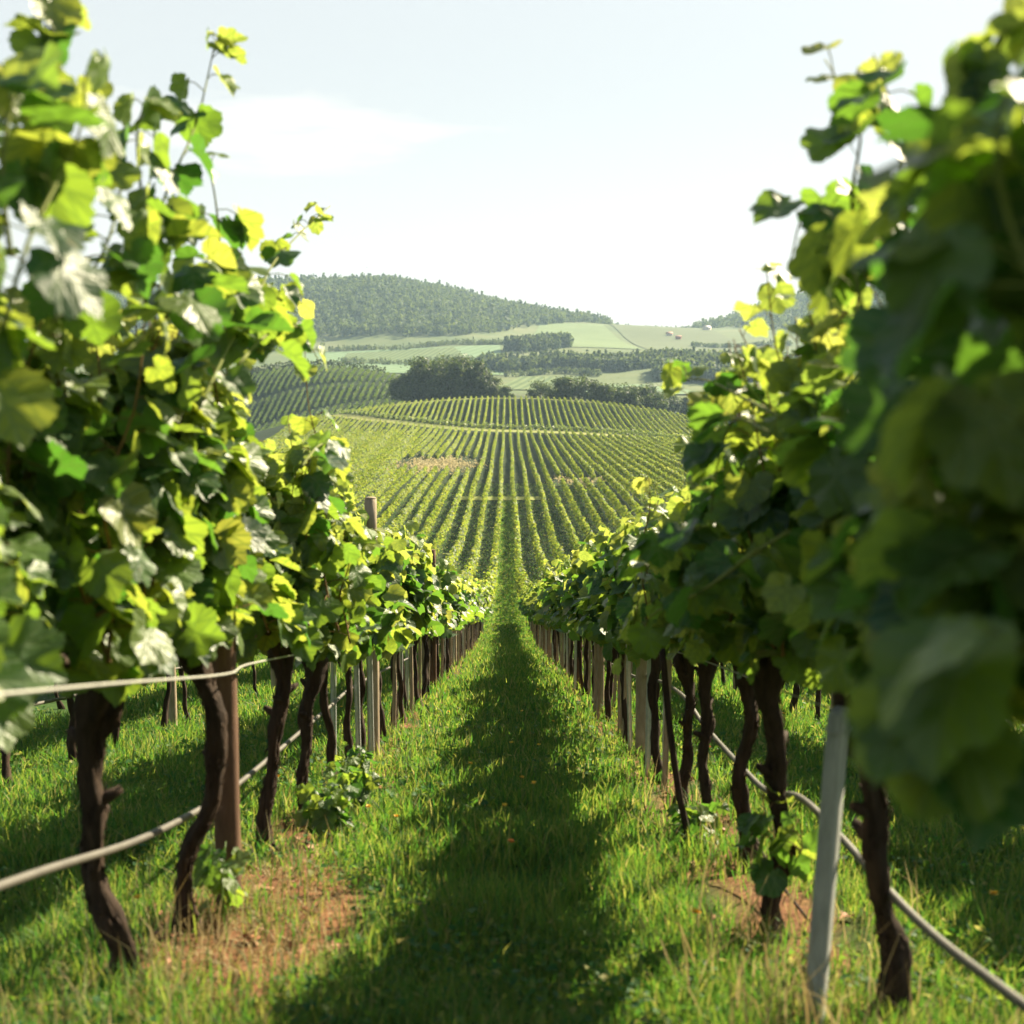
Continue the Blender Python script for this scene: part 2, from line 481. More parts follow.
def sheet(name, pts, mat, label, lift=.05, step=4.0, cat='field', kind='structure'):
    """a patch draped on the ground inside polygon pts (x, y)"""
    pts = np.array(pts, float)
    x0, y0 = pts.min(0); x1, y1 = pts.max(0)
    nxs = max(2, int((x1 - x0) / step)); nys = max(2, int((y1 - y0) / step))
    # sample rows between polygon left/right edges
    V = []; 
    ys = np.linspace(y0, y1, nys + 1)
    for yv in ys:
        xs = []
        for k in range(len(pts)):
            a, b = pts[k], pts[(k + 1) % len(pts)]
            if (a[1] - yv) * (b[1] - yv) <= 0 and a[1] != b[1]:
                xs.append(a[0] + (b[0] - a[0]) * (yv - a[1]) / (b[1] - a[1]))
            elif a[1] == b[1] == yv: xs += [a[0], b[0]]
        xl, xr = (min(xs), max(xs))
        V.append(np.stack([np.linspace(xl, xr, nxs + 1), np.full(nxs + 1, yv)], -1))
    V = np.array(V).reshape(-1, 2)
    Z = ground(V[:, 0], V[:, 1]) + lift
    i = np.arange(nys)[:, None] * (nxs + 1); j = np.arange(nxs)[None, :]
    F = np.stack([i + j, i + j + 1, i + nxs + 2 + j, i + nxs + 1 + j], -1).reshape(-1, 4)
    o = obj(name, mesh_np(name, np.column_stack([V, Z]), [F], [mat], True))
    return tag(o, label, cat, kind=kind)

# helper: far point at pixel column px and depth d
def fx(px, d): return (px - 507) / FPX * d

# ------------------------------------------------------------------ leaf templates
HALF = [(0,1.0),(.05,.93),(.10,.92),(.14,.85),(.20,.84),(.23,.77),(.25,.73),(.31,.77),(.36,.74),(.42,.76),(.46,.70),(.52,.68),(.53,.60),(.58,.55),(.56,.48),(.53,.43),(.58,.38),(.62,.31),(.61,.23),(.64,.15),(.59,.07),(.56,-.02),(.48,-.07),(.42,-.15),(.31,-.16),(.20,-.21),(.10,-.16),(.04,-.02)]
HALF_LO = [(0,1.0),(.22,.78),(.46,.72),(.54,.45),(.63,.18),(.40,-.15),(.10,-.16)]
def leaf_template(half, ring, seed):
    r = np.random.default_rng(seed)
    h = np.array(half)
    out = np.vstack([h, (h[1:] * [-1, 1])[::-1]])
    out = out + r.normal(0, .012 if ring else .03, out.shape)
    n = len(out); c = np.array([[0, .27]])
    P = [c]
    if ring: P.append(c + (out - c) * .52)
    P.append(out); P = np.vstack(P)
    P = P - [0, 0.0]
    x, y = P[:, 0], P[:, 1]
    fold = r.uniform(.15, .55); droop = r.uniform(.05, .4); ph = r.uniform(0, 6, 3); tw = r.uniform(-.3, .3)
    rr = np.hypot(x, y - .27)
    z = fold * np.abs(x) ** 1.3 * r.choice([1, 1, -.6]) - droop * (y) ** 2 + tw * x * y
    z = z + .07 * rr * np.sin(5 * np.arctan2(x, y - .27) + ph[0]) + .05 * np.sin(6 * x + ph[1]) * np.sin(5 * y + ph[2])
    V = np.column_stack([x, y, z])
    k = np.arange(n); k1 = (k + 1) % n
    if ring:
        F3 = np.stack([np.zeros(n, int), 1 + k1, 1 + k], -1)
        F4 = np.stack([1 + k, 1 + k1, 1 + n + k1, 1 + n + k], -1)
        return V, F3, F4
    return V, np.stack([np.zeros(n, int), 1 + k1, 1 + k], -1), np.zeros((0, 4), int)
T_HI = [leaf_template(HALF, True, s) for s in range(8)]
T_LO = [leaf_template(HALF_LO, False, s) for s in range(20, 27)]
T_QUAD = []
for s in range(5):
    r = np.random.default_rng(s)
    V = np.array([(0,-.1,0),(.5,.25,.12),(.12,1,-.1),(-.45,.4,.1)]) + r.normal(0, .09, (4, 3))
    T_QUAD.append((V, np.array([[0, 1, 2], [0, 2, 3]]), np.zeros((0, 4), int)))

def place_leaves(geo, pos, mid, nor, size, T):
    """stamp leaf templates: mid = midrib direction, nor = upper side"""
    mid = norm(mid); xa = norm(np.cross(mid, nor)); nn = np.cross(xa, mid)
    pick = rng.integers(0, len(T), len(pos))
    for k, (V, F3, F4) in enumerate(T):
        s = np.where(pick == k)[0]
        if not len(s): continue
        W_ = pos[s][:, None, :] + size[s][:, None, None] * (V[None, :, 0:1] * xa[s][:, None, :] + V[None, :, 1:2] * mid[s][:, None, :] + V[None, :, 2:3] * nn[s][:, None, :])
        nv = len(V); off = (np.arange(len(s)) * nv)[:, None, None]
        fs = []
        if len(F3): fs.append((F3[None] + off).reshape(-1, 3))
        if len(F4): fs.append((F4[None] + off).reshape(-1, 4))
        geo.add(W_.reshape(-1, 3), fs, None if T is T_QUAD else np.tile(V[:, :2], (len(s), 1)))

def shoot_leaves(path, n, size0, size1, side=0.0, spread=1.0, taper=True):
    """leaf placements along a shoot path; returns pos, mid, nor, size, petiole start"""
    t = np.sort(rng.uniform(.04, 1.0, n))
    idx = t * (len(path) - 1); i = np.clip(idx.astype(int), 0, len(path) - 2); u = (idx - i)[:, None]
    p = path[i] * (1 - u) + path[i + 1] * u
    az = rng.uniform(0, 2 * np.pi, n)
    o = np.stack([np.cos(az) * 1.25 + side, np.sin(az), np.zeros(n)], -1); o = norm(o)
    up = np.array([0, 0, 1.0])
    pet = rng.uniform(.04, .11, n) * spread
    if taper: pet *= (1.15 - .6 * t)
    q = p + o * pet[:, None] + up * (rng.uniform(-.02, .05, n))[:, None]
    dr = rng.uniform(R(5), R(80), n)
    mid = o * np.cos(dr)[:, None] - up * np.sin(dr)[:, None] + rng.normal(0, .28, (n, 3))
    nor = o * np.sin(dr)[:, None] + up * np.cos(dr)[:, None] + rng.normal(0, .35, (n, 3))
    sz = rng.uniform(size0, size1, n)
    if taper: sz *= np.clip(1.3 - .72 * t ** 1.8, .45, 1)
    return q, mid, nor, sz, p, t

SL = .1873
# ------------------------------------------------------------------ grapevines
def trunk_path(h, lean, wig, seed):
    r = np.random.default_rng(seed)
    k = 7
    z = np.linspace(-.06, h, k)
    P = np.zeros((k, 3)); P[:, 2] = z
    ph = r.uniform(0, 6, 2)
    tt = np.linspace(0, 1, k)
    P[:, 0] = lean[0] * tt + wig * np.sin(tt * 4.4 + ph[0]) - wig * math.sin(ph[0])
    P[:, 1] = lean[1] * tt + wig * np.sin(tt * 3.7 + ph[1]) - wig * math.sin(ph[1])
    return P

def wood(geo, P, rb, sides=10, rough=.35, arm=.46, h=None):
    Pp = smooth_path(P, 9 if sides > 9 else 4)
    t = np.linspace(0, 1, len(Pp))
    Pp[:, 0] += rb * .22 * np.sin(t * 17 + P[2, 0] * 90); Pp[:, 1] += rb * .2 * np.sin(t * 13 + 2)
    rad = rb * (1.0 - .32 * np.sin(np.pi * t) + .45 * np.exp(-((t) / .09) ** 2) + .35 * np.exp(-((t - .97) / .10) ** 2))
    rad = rad * (1 + .10 * np.sin(t * 23 + P[0, 1] * 9) )
    geo.add(*tube(Pp, rad, sides, rough * .45, gnarl=.32))
    if sides > 9:
        m_ = 110; ii = rng.integers(3, len(Pp) - 3, m_); th = rng.uniform(0, 6.283, m_)
        L_ = rng.uniform(.02, .07, m_); w_ = rng.uniform(.002, .006, m_)
        for q in range(m_):
            c0 = Pp[ii[q]]; T_ = norm(Pp[ii[q] + 2] - Pp[ii[q] - 2]); A_ = norm(np.cross(T_, [0.3, 1, 0])); B_ = np.cross(T_, A_)
            nr = math.cos(th[q]) * A_ + math.sin(th[q]) * B_; sd = np.cross(T_, nr)
            b0 = c0 + nr * rad[ii[q]] * 1.02; up_ = rng.choice([-1, 1]); lift = rng.uniform(.004, .014)
            v = [b0 - sd * w_[q] - nr * .006, b0 + sd * w_[q] - nr * .006, b0 + T_ * up_ * L_[q] * .6 + sd * w_[q] + nr * lift * .4, b0 + T_ * up_ * L_[q] * .6 - sd * w_[q] + nr * lift * .4, b0 + T_ * up_ * L_[q] + nr * lift]
            v = np.array(v); geo.add(np.vstack([v, v - nr * .003]), [np.array([(0, 1, 2, 3), (5, 8, 7, 6), (1, 6, 7, 2), (0, 3, 8, 5)]), np.array([(3, 2, 4), (8, 9, 7), (2, 7, 9), (2, 9, 4), (3, 4, 9), (3, 9, 8)])])
        for q in range(5):
            i_ = int(len(Pp) * rng.uniform(.55, .97)); a_ = rng.uniform(0, 6.28); o_ = np.array([math.cos(a_), math.sin(a_), .5])
            geo.add(*tube(np.array([Pp[i_], Pp[i_] + o_ * rb * .9, Pp[i_] + o_ * rb * 1.7]), [rb * .5, rb * .42, rb * .25], 8, .4))
    top = P[-1]
    for s in (-1, 1):
        a = np.array([top + [0, 0, -.03], top + [rng.normal(0, .015), s * arm * .3, .05 - s * SL * arm * .3], top + [rng.normal(0, .02), s * arm * .65, .03 - s * SL * arm * .65], top + [rng.normal(0, .02), s * arm, .04 - s * SL * arm]])
        ap = smooth_path(a, 3)
        geo.add(*tube(ap, np.linspace(rb * .62, rb * .3, len(ap)), max(5, sides - 3), rough))
    return top

def shoot_path(start, top_h, wander, lean=(0, 0), k=6, droop=0.0):
    t = np.linspace(0, 1, k)
    P = np.zeros((k, 3))
    P[:, 2] = start[2] + (top_h - start[2]) * t - droop * t ** 3
    w = np.cumsum(rng.normal(0, wander, (k, 2)), 0); w -= w[0]
    P[:, 0] = start[0] * (1 - .35 * t) + w[:, 0] + lean[0] * t ** 1.5
    P[:, 1] = start[1] + w[:, 1] + lean[1] * t
    return smooth_path(P, 3)

def build_shoot(root, path, nl, s0, s1, side, spread, T, young_tip=True, cane='cane', r0=.0055):
    """one shoot with its leaves, children of a vine"""
    g = Geo(); g.add(*tube(path, np.linspace(r0, .0018, len(path)), 6))
    q, mid, nor, sz, p, t = shoot_leaves(path, nl, s0, s1, side, spread)
    for a, b in zip(p, q):
        g.add(*tube(np.array([a, (a + b) / 2 + [0, 0, .008], b]), .0016, 4, cap=False))
    so = obj('shoot', g.mesh('shoot', [M[cane]], True), root)
    yg = t > .80 if young_tip else np.zeros(len(t), bool)
    for sel, mat in ((~yg, 'leaf'), (yg, 'young')):
        if not sel.any(): continue
        gl = Geo(); place_leaves(gl, q[sel], mid[sel], nor[sel], sz[sel], T)
        obj('leaves' if mat == 'leaf' else 'tip_leaves', gl.mesh('leaves', [M[mat]], True), so)
    return so

def near_vine(x, y, label, group, trunkP, rb=.045, shoots=15, nl=24, top=1.9, spread=1.0, side=0.0, wide=.10, s0=.085, s1=.142, T=T_HI):
    root = empty('grapevine', (x, y, gz(x, y)))
    tag(root, label, 'grapevine', group)
    g = Geo(); head = wood(g, np.asarray(trunkP, float) * [1, 1, 1.11], rb * .92, 18)
    obj('trunk', g.mesh('trunk', [M['bark']], True), root)
    for s in range(shoots):
        yy = -.5 + (s + rng.uniform(.1, .9)) / shoots
        st = np.array([head[0] + rng.normal(0, wide), head[1] + yy, head[2] + .03 - SL * yy])
        p = shoot_path(st, top + rng.normal(0, .13) - SL * yy, .022, (rng.normal(0, .10) + side * .08, rng.normal(0, .12)))
        build_shoot(root, p, nl + int(rng.integers(-4, 5)), s0, s1, side, spread, T)
    # low hanging leaves round the head
    p = smooth_path(np.array([head + [0, -.5, .02 + .09], head + [0.03, 0, 0.03], head + [0, .5, .02 - .09]]), 3)
    build_shoot(root, p, 22, s0, s1, side, spread * 1.2, T, False, r0=.004)
    return root, head

# shared meshes for vines farther down the rows
def far_variant(seed, n, T, top, s0, s1, wide=.12, low=.86):
    g = Geo()
    P = trunk_path(.94, (rng.normal(0, .05), rng.normal(0, .06)), .02, seed)
    head = wood(g, P, rng.uniform(.03, .042), 7, .3)
    w = g.mesh('trunk', [M['bark']], True)
    gl = Geo(); gy_ = Geo()
    ns = 11
    for s in range(ns):
        yy = -.52 + 1.04 * (s + rng.uniform(.1, .9)) / ns
        st = np.array([head[0] + rng.normal(0, wide), head[1] + yy, head[2] - SL * yy])
        p = shoot_path(st, top + rng.normal(0, .12) - SL * yy, .03, (rng.normal(0, .12), rng.normal(0, .1)))
        q, mid, nor, sz, pp, t = shoot_leaves(p, n // ns, s0, s1, 0, 1.1)
        yg = (t > .86) | (rng.random(len(t)) < .15)  # besides the tips, random paler leaves imitate sun sparkle in the canopy
        place_leaves(gl, q[~yg], mid[~yg], nor[~yg], sz[~yg], T)
        if yg.any(): place_leaves(gy_, q[yg], mid[yg], nor[yg], sz[yg] * 1.1, T)
    q = np.column_stack([rng.normal(0, .12, n // 9), rng.uniform(-.5, .5, n // 9), rng.uniform(low, 1.02, n // 9)])
    q[:, 2] -= SL * q[:, 1]
    place_leaves(gl, q, rng.normal(0, .6, q.shape) + [0, 0, -.5], rng.normal(0, .6, q.shape) + [0, 0, .6], rng.uniform(s0, s1, len(q)), T)
    return w, gl.mesh('foliage', [M['leaf']], True), gy_.mesh('tip_and_sparkle_foliage', [M['young']], True)
MID = [far_variant(40 + k, 430, T_LO, 1.62, .09, .135) for k in range(6)]
FAR = [far_variant(60 + k, 220, T_LO, 1.62, .12, .18) for k in range(6)]
protos = {}
def far_vine(x, y, kind, v, label, group, flip):
    key = (kind, v)
    w, fo, tf = (MID if kind == 'mid' else FAR)[v]
    if key not in protos:
        root = empty('grapevine', (0, 0, 0))
        obj('trunk', w, root); obj('foliage', fo, root); obj('tip_and_sparkle_foliage', tf, root)
        protos[key] = root
    else:
        src = protos[key]
        root = src.copy(); COL.objects.link(root)
        for ch in src.children:
            c = ch.copy(); COL.objects.link(c); c.parent = root
    root.location = (x, y, gz(x, y)); root.scale = (flip, 1, rng.uniform(.94, 1.06))
    for k in ('label', 'group'):
        if k in root: del root[k]
    tag(root, label, 'grapevine', group)
    return root

LX, RX = -1.05, 1.0
G_L, G_R = 'vines of the row left of the grass alley', 'vines of the row right of the grass alley'
# left row, nearest first (trunk shapes follow the photograph)
near_vine(-1.08, 1.7, 'blurred leafy vine at the lower left corner, closest on the left', G_L, trunk_path(.86, (0, .03), .02, 1), .045, 13, 19, 1.85, 1.0, .2)
near_vine(-1.22, 2.5, 'leafy vine filling the left edge under the sky, before the first dark trunk', G_L, trunk_path(.86, (.02, .0), .02, 2), .045, 13, 20, 1.88, 1.0, .25)
v1, h1 = near_vine(-1.17, 3.4, 'vine with the leftmost thick dark trunk, bent at its base', G_L, [(.06,0,-.06),(.03,0,.08),(-.03,0,.25),(-.045,0,.45),(-.03,0,.65),(.0,0,.86)], .050, 17, 26, 1.94, 1.05, .25)
v2, h2 = near_vine(-1.05, 3.85, 'vine with a crooked trunk just left of the brown post', G_L, [(-.03,0,-.06),(-.03,0,.1),(.0,.0,.25),(.07,0,.42),(.10,.0,.62),(.04,0,.78),(.0,0,.9)], .042, 17, 26, 1.94, 1.05, .25)
near_vine(-1.08, 5.2, 'vine with a dark trunk right behind the brown post on the left', G_L, [(-.02,0,-.06),(.0,0,.1),(.01,0,.3),(.06,0,.5),(.09,0,.75),(.08,0,.9)], .045, 17, 26, 1.82, 1.05, .22)
near_vine(-1.06, 6.1, 'second dark trunked vine beyond the brown post on the left', G_L, trunk_path(.85, (.04, .05), .02, 6), .045, 16, 25, 1.64, 1.0, .1)
# right row
r0, hr0 = near_vine(1.02, 1.25, 'closest right vine, big dark blurred leaves at the right edge', G_R, trunk_path(.88, (-.02, .03), .02, 11), .045, 24, 30, 1.92, 1.2, -.35, .14, .085, .135)
r1, hr1 = near_vine(1.10, 1.95, 'dark leafy vine between the right edge and the grey stake', G_R, trunk_path(.88, (-.02, .0), .02, 12), .045, 24, 30, 1.9, 1.15, -.3, .12, .085, .135)
r2, hr2 = near_vine(1.02, 3.1, 'vine with a thick bulging trunk foot right of the grey stake', G_R, [(-.03,0,-.06),(.03,0,.06),(.02,0,.18),(.0,0,.3),(-.04,0,.5),(-.06,0,.7),(-.05,0,.88)], .050, 17, 25, 1.98, 1.05, -.2)
r3, hr3 = near_vine(.92, 3.95, 'vine with a dark trunk and a leafy sucker left of the grey stake', G_R, [(.0,0,-.06),(-.01,0,.12),(.02,0,.3),(.0,0,.5),(-.03,0,.7),(-.02,0,.88)], .046, 17, 25, 1.92, 1.05, -.2)
r4, hr4 = near_vine(1.03, 5.0, 'right vine with a trunk leaning left, third left of the grey stake', G_R, [(.04,0,-.06),(.0,0,.15),(-.03,0,.35),(.0,0,.55),(.0,0,.75),(-.02,0,.88)], .045, 16, 24, 1.76, 1.05, -.15)
near_vine(1.02, 5.85, 'right vine with a slim trunk and a crossing cane beside it', G_R, trunk_path(.86, (-.05, .05), .02, 16), .040, 14, 21, 1.62, 1.0, -.05)
near_vine(.99, 6.6, 'right vine just before the weathered pale post', G_R, trunk_path(.86, (-.03, -.02), .025, 17), .042, 14, 21, 1.62, 1.0, -.05)

# sucker leaves on trunks
for root, pts in ((r3, [(0, -.02, .30), (-.05, -.06, .42), (-.07, -.08, .55)]), (r3, [(0, 0, .25), (.06, -.08, .33), (.05, -.12, .45)])):
    build_shoot(root, smooth_path(np.array(pts), 3), 9, .06, .11, 0, .8, T_HI, False, r0=.004)

# long free shoots whose outline stands against the sky or hangs into the alley.
# each is given in row coordinates: (x, y, height above the sloping ground)
def free_shoot(root, pts, nl, s0, s1, side=0, spread=.8, r0=.005, cane='greencane', T=T_HI):
    P = np.array([(px_ - root.location.x, py_ - root.location.y, h_ + gz(0, py_) - root.location.z) for px_, py_, h_ in pts])
    return build_shoot(root, smooth_path(P, 4), nl, s0, s1, side, spread, T, True, cane, r0)
def row(px, py, X):
    """row coordinates (x, depth, height) of the point seen at a pixel on the vertical plane x = X"""
    d = X * FPX / (px - 507)
    return (X, d, CAMH + d * (608 - py) / FPX)
VL = {k: o for k, o in enumerate([o for o in COL.objects if o.name.startswith('grapevine') and o.location.x < 0])}
VR = {k: o for k, o in enumerate([o for o in COL.objects if o.name.startswith('grapevine') and o.location.x > 0])}
for root, pts, X, nl, s0, s1 in (
    (VL[1], [(70, 230), (72, 150), (62, 75), (68, 20)], -.95, 17, .075, .12),
    (VL[0], [(20, 260), (15, 180), (28, 110), (40, 75)], -.85, 13, .09, .14),
    (VL[2], [(150, 300), (170, 200), (205, 130), (226, 50)], -.85, 21, .07, .115),
    (VL[2], [(160, 280), (150, 190), (148, 130), (162, 95)], -.9, 14, .09, .13),
    (VL[3], [(215, 330), (225, 260), (222, 200), (215, 165)], -.85, 15, .09, .13),
    (VL[4], [(250, 330), (272, 270), (300, 240), (334, 210)], -.75, 15, .06, .095),
    (VL[4], [(240, 360), (270, 330), (300, 330), (322, 360)], -.72, 11, .07, .12),
    (VL[5], [(300, 470), (320, 440), (335, 450), (345, 478)], -.72, 9, .07, .11),
    (VR[3], [(850, 300), (845, 210), (850, 140), (815, 70)], .72, 19, .07, .11),
    (VR[3], [(860, 320), (835, 240), (800, 215), (785, 260)], .68, 12, .08, .13),
    (VR[2], [(900, 260), (895, 190), (880, 120), (862, 75)], .72, 11, .07, .12),
    (VR[4], [(780, 420), (740, 390), (700, 375), (662, 382)], .62, 12, .06, .10),
    (VR[4], [(770, 440), (735, 410), (720, 450), (712, 510)], .58, 11, .07, .12),
    (VR[5], [(700, 520), (665, 540), (645, 580), (632, 650)], .50, 14, .09, .14),
    (VR[3], [(790, 540), (740, 560), (700, 600), (690, 660)], .62, 14, .09, .14),
    (VR[1], [(1000, 280), (985, 180), (975, 100), (990, 40)], .70, 12, .10, .15),
    (VR[0], [(1040, 160), (1030, 90), (1022, 40), (1015, -20)], .60, 9, .08, .13),
    (VR[0], [(1040, 520), (985, 560), (965, 640), (975, 740)], .56, 18, .09, .14),
    (VR[1], [(960, 500), (905, 530), (880, 580), (878, 660)], .62, 18, .085, .13),
    (VL[0], [(10, 330), (40, 240), (90, 150), (100, 90)], -.80, 17, .08, .13),
    (VL[1], [(60, 330), (110, 260), (130, 190), (128, 150)], -.90, 17, .075, .12),
    (VL[2], [(130, 360), (180, 300), (215, 270), (250, 280)], -.82, 18, .075, .12),
    (VL[3], [(200, 400), (240, 330), (270, 300), (300, 310)], -.78, 16, .08, .13),
    (VR[0], [(1040, 300), (1000, 210), (985, 130), (1000, 70)], .50, 15, .09, .14),
    (VR[0], [(1050, 420), (1000, 400), (960, 420), (940, 500)], .52, 18, .09, .135),
    (VR[1], [(1000, 420), (950, 330), (930, 240), (935, 190)], .62, 18, .085, .13),
    (VR[1], [(990, 600), (950, 620), (925, 660), (910, 720)], .58, 16, .09, .135),
    (VR[0], [(1050, 640), (1010, 660), (985, 720), (990, 790)], .50, 13, .10, .14),
    (VR[4], [(760, 560), (700, 590), (650, 620), (625, 670)], .52, 14, .10, .14),
    (VR[2], [(900, 420), (850, 470), (820, 560), (815, 640)], .66, 15, .10, .15),
):
    free_shoot(root, [row(a, b, X) for a, b in pts], nl, s0, s1)

# the rest of the two rows beside the alley, then the next rows out
n = len(VL)
y = 7.05; k = len(VL)
while y < 52:
    k += 1
    lab = (ordinal(k) + ' vine from the camera in the row left of the alley') if k <= 14 else 'small distant vine deep in the row left of the grass alley'
    far_vine(LX + rng.normal(0, .025), y, 'mid' if y < 19 else 'far', int(rng.integers(0, 6)), lab, G_L, random.choice((-1, 1)))
    y += .93 + rng.normal(0, .05)
y = 7.5; k = len(VR)
while y < 52:
    k += 1
    lab = (ordinal(k) + ' vine from the camera in the row right of the alley') if k <= 15 else 'small distant vine deep in the row right of the grass alley'
    far_vine(RX + rng.normal(0, .025), y, 'mid' if y < 19 else 'far', int(rng.integers(0, 6)), lab, G_R, random.choice((-1, 1)))
    y += .93 + rng.normal(0, .05)
for X, y0, y1, lab, grp in ((-3.05, 4.2, 30, 'vine of the next row out to the left, seen between the near trunks', 'vines of the second row on the left'),
                       (3.0, 4.2, 30, 'vine of the next row out to the right, seen between the near trunks', 'vines of the second row on the right'),
                       (-5.05, 8.4, 20, 'vine of the third row to the left, glimpsed under the near canopy', 'vines of the third row on the left'),
                       (5.0, 8.4, 20, 'vine of the third row to the right, glimpsed under the near canopy', 'vines of the third row on the right')):
    y = y0
    while y < y1:
        far_vine(X + rng.normal(0, .03), y, 'far', int(rng.integers(0, 6)), lab, grp, random.choice((-1, 1)))
        y += 1.0 + rng.normal(0, .06)

# ------------------------------------------------------------------ posts, stakes, wires, hoses
def post_round(name, x, y, h, r, mat, label, cat, group=None, tilt=(0, 0)):
    root = empty(name, (x, y, gz(x, y))); tag(root, label, cat, group)
    g = Geo(); P = np.array([(0, 0, -.25), (tilt[0]*.3, tilt[1]*.3, h * .3), (tilt[0]*.7, tilt[1]*.7, h * .7), (tilt[0], tilt[1], h)])
    g.add(*tube(smooth_path(P, 3), r, 14, .08))
    obj('shaft', g.mesh('shaft', [mat], True), root)
    c = Geo(); c.add(*tube(np.array([P[-1] + [0, 0, .001], P[-1] + [0, 0, .012]]), [r * .96, r * .8], 14)); obj('cap', c.mesh('cap', [mat]), root)
    for hh in (.88, 1.3, 1.7):
        if hh < h - .05:
            s = Geo(); a = np.linspace(0, 2*np.pi, 13)
            s.add(*tube(np.stack([np.cos(a) * r * 1.08 + tilt[0]*hh/h, np.sin(a) * r * 1.08 + tilt[1]*hh/h, np.full(13, hh)], -1), .003, 5)); obj('wire_tie', s.mesh('wire_tie', [M['wire']]), root)
    return root
def stake_angle(x, y, h, w, mat, label, group=None, tilt=(0, 0), name='metal_stake'):
    """an angle-section stake: two thin flanges with notches along the edge"""
    root = empty(name, (x, y, gz(x, y))); tag(root, label, 'stake', group)
    for nm, ax_ in (('flange', 0), ('flange', 1)):
        g = Geo(); th = .004 + w * .06
        nseg = 10
        zz = np.linspace(-.3, h, nseg)
        ring = []
        for z_ in zz:
            tx_, ty_ = tilt[0] * z_ / h, tilt[1] * z_ / h
            if ax_ == 0: q = [(0, 0), (-w, .004), (-w, th + .004), (0, th)]
            else: q = [(.003, 0), (.003, w), (.003 + th, w), (.003 + th, 0)]
            ring.append([(a + tx_, b + ty_, z_) for a, b in q])
        V = np.array(ring).reshape(-1, 3)
        i = np.arange(nseg - 1)[:, None] * 4; j = np.arange(4)[None]; k2 = (j + 1) % 4
        g.add(V, [np.stack([i + j, i + k2, i + 4 + k2, i + 4 + j], -1).reshape(-1, 4), np.array([[3, 2, 1, 0], [nseg*4-4, nseg*4-3, nseg*4-2, nseg*4-1]])])
        obj(nm, g.mesh(nm, [mat]), root)
    return root
def square_stake(x, y, h, w1, w2, mat, label, group, tilt, rz):
    root = empty('square_stake', (x, y, gz(x, y)), rz); tag(root, label, 'stake', group)
    g = Geo(); rows = []
    c = .004
    for z_, sh in ((-.3, 1), (h * .25, 1), (h * .5, 1), (h * .75, 1), (h - .012, 1), (h, .8)):
        tx_, ty_ = tilt[0] * z_ / h, tilt[1] * z_ / h
        q = [(-w1+c,-w2),(w1-c,-w2),(w1,-w2+c),(w1,w2-c),(w1-c,w2),(-w1+c,w2),(-w1,w2-c),(-w1,-w2+c)]
        rows.append([(a * sh + tx_, b * sh + ty_, z_) for a, b in q])
    V = np.array(rows).reshape(-1, 3)
    i = np.arange(5)[:, None] * 8; j = np.arange(8)[None]; k2 = (j + 1) % 8
    g.add(V, [np.stack([i + j, i + k2, i + 8 + k2, i + 8 + j], -1).reshape(-1, 4), np.array([np.arange(40, 48)])])
    obj('shaft', g.mesh('shaft', [mat]), root)
    t_ = Geo(); hz_ = h * .94; a = np.linspace(0, 2*np.pi, 17)
    t_.add(*tube(np.stack([np.cos(a) * (w1 + .004) * 1.25 + tilt[0]*.94, np.sin(a) * (w2 + .004) * 1.25 + tilt[1]*.94, np.full(17, hz_)], -1), .0022, 5)); obj('wire_tie', t_.mesh('wire_tie', [M['wire']]), root)
    return root
post_round('wooden_post', -1.0, 4.15, 1.6, .045, M['post'], 'thick smooth brown wooden post on the left, standing in bare soil', 'post', 'round trellis posts')
post_round('wooden_post', -1.00, 8.76, 1.98, .045, M['palepost'], 'tan wooden post with its top poking above the left row', 'post', 'round trellis posts')
post_round('wooden_post', -1.02, 16.2, 1.95, .05, M['post'], 'smaller brown post top poking out of the left row farther down', 'post', 'round trellis posts')
stake_angle(-1.06, 11.8, 1.5, .035, M['zinc'], 'thin bright metal stake under the left canopy', 'trellis stakes', (.01, 0))
square_stake(.82, 3.05, .88, .021, .036, M['greypost'], 'leaning grey stake with a sunlit edge at the lower right', 'trellis stakes', (.04, .02), R(-32))
post_round('wooden_post', 1.02, 8.9, 1.75, .045, M['palepost'], 'weathered pale post at the near end of the right row of stakes', 'post', 'round trellis posts')
for X, ys, s in ((LX, np.arange(20, 52, 3.7), 'left'), (RX, np.arange(12.6, 52, 3.7), 'right')):
    for y in ys:
        post_round('wooden_post', X + rng.normal(0, .03) , y, rng.uniform(1.55, 1.8), .042, M['palepost'] if rng.random() < .6 else M['post'],
                   'distant round post in the %s vine row' % s, 'post', 'round trellis posts of the %s row' % s)
    for y in np.arange(7.2 if X > 0 else 7.6, 50, .58):
        mt = M['palepost'] if rng.random() < .7 else M['zinc']
        stake_angle(X + rng.normal(0, .05), y + rng.normal(0, .15), rng.uniform(1.0, 1.3), .026, mt, 'thin vine stake standing in the %s row under the leaves' % s, 'thin vine stakes of the %s row' % s, (rng.normal(0, .02), 0), 'vine_stake')
for X, y0, y1, s in ((-3.05, 6.0, 30, 'left'), (3.0, 6.0, 30, 'right')):
    for y in np.arange(y0, y1, 4.7):
        post_round('wooden_post', X, y, 1.7, .04, M['palepost'], 'round post in the second vine row on the %s' % s, 'post', 'round trellis posts of the second %s row' % s)

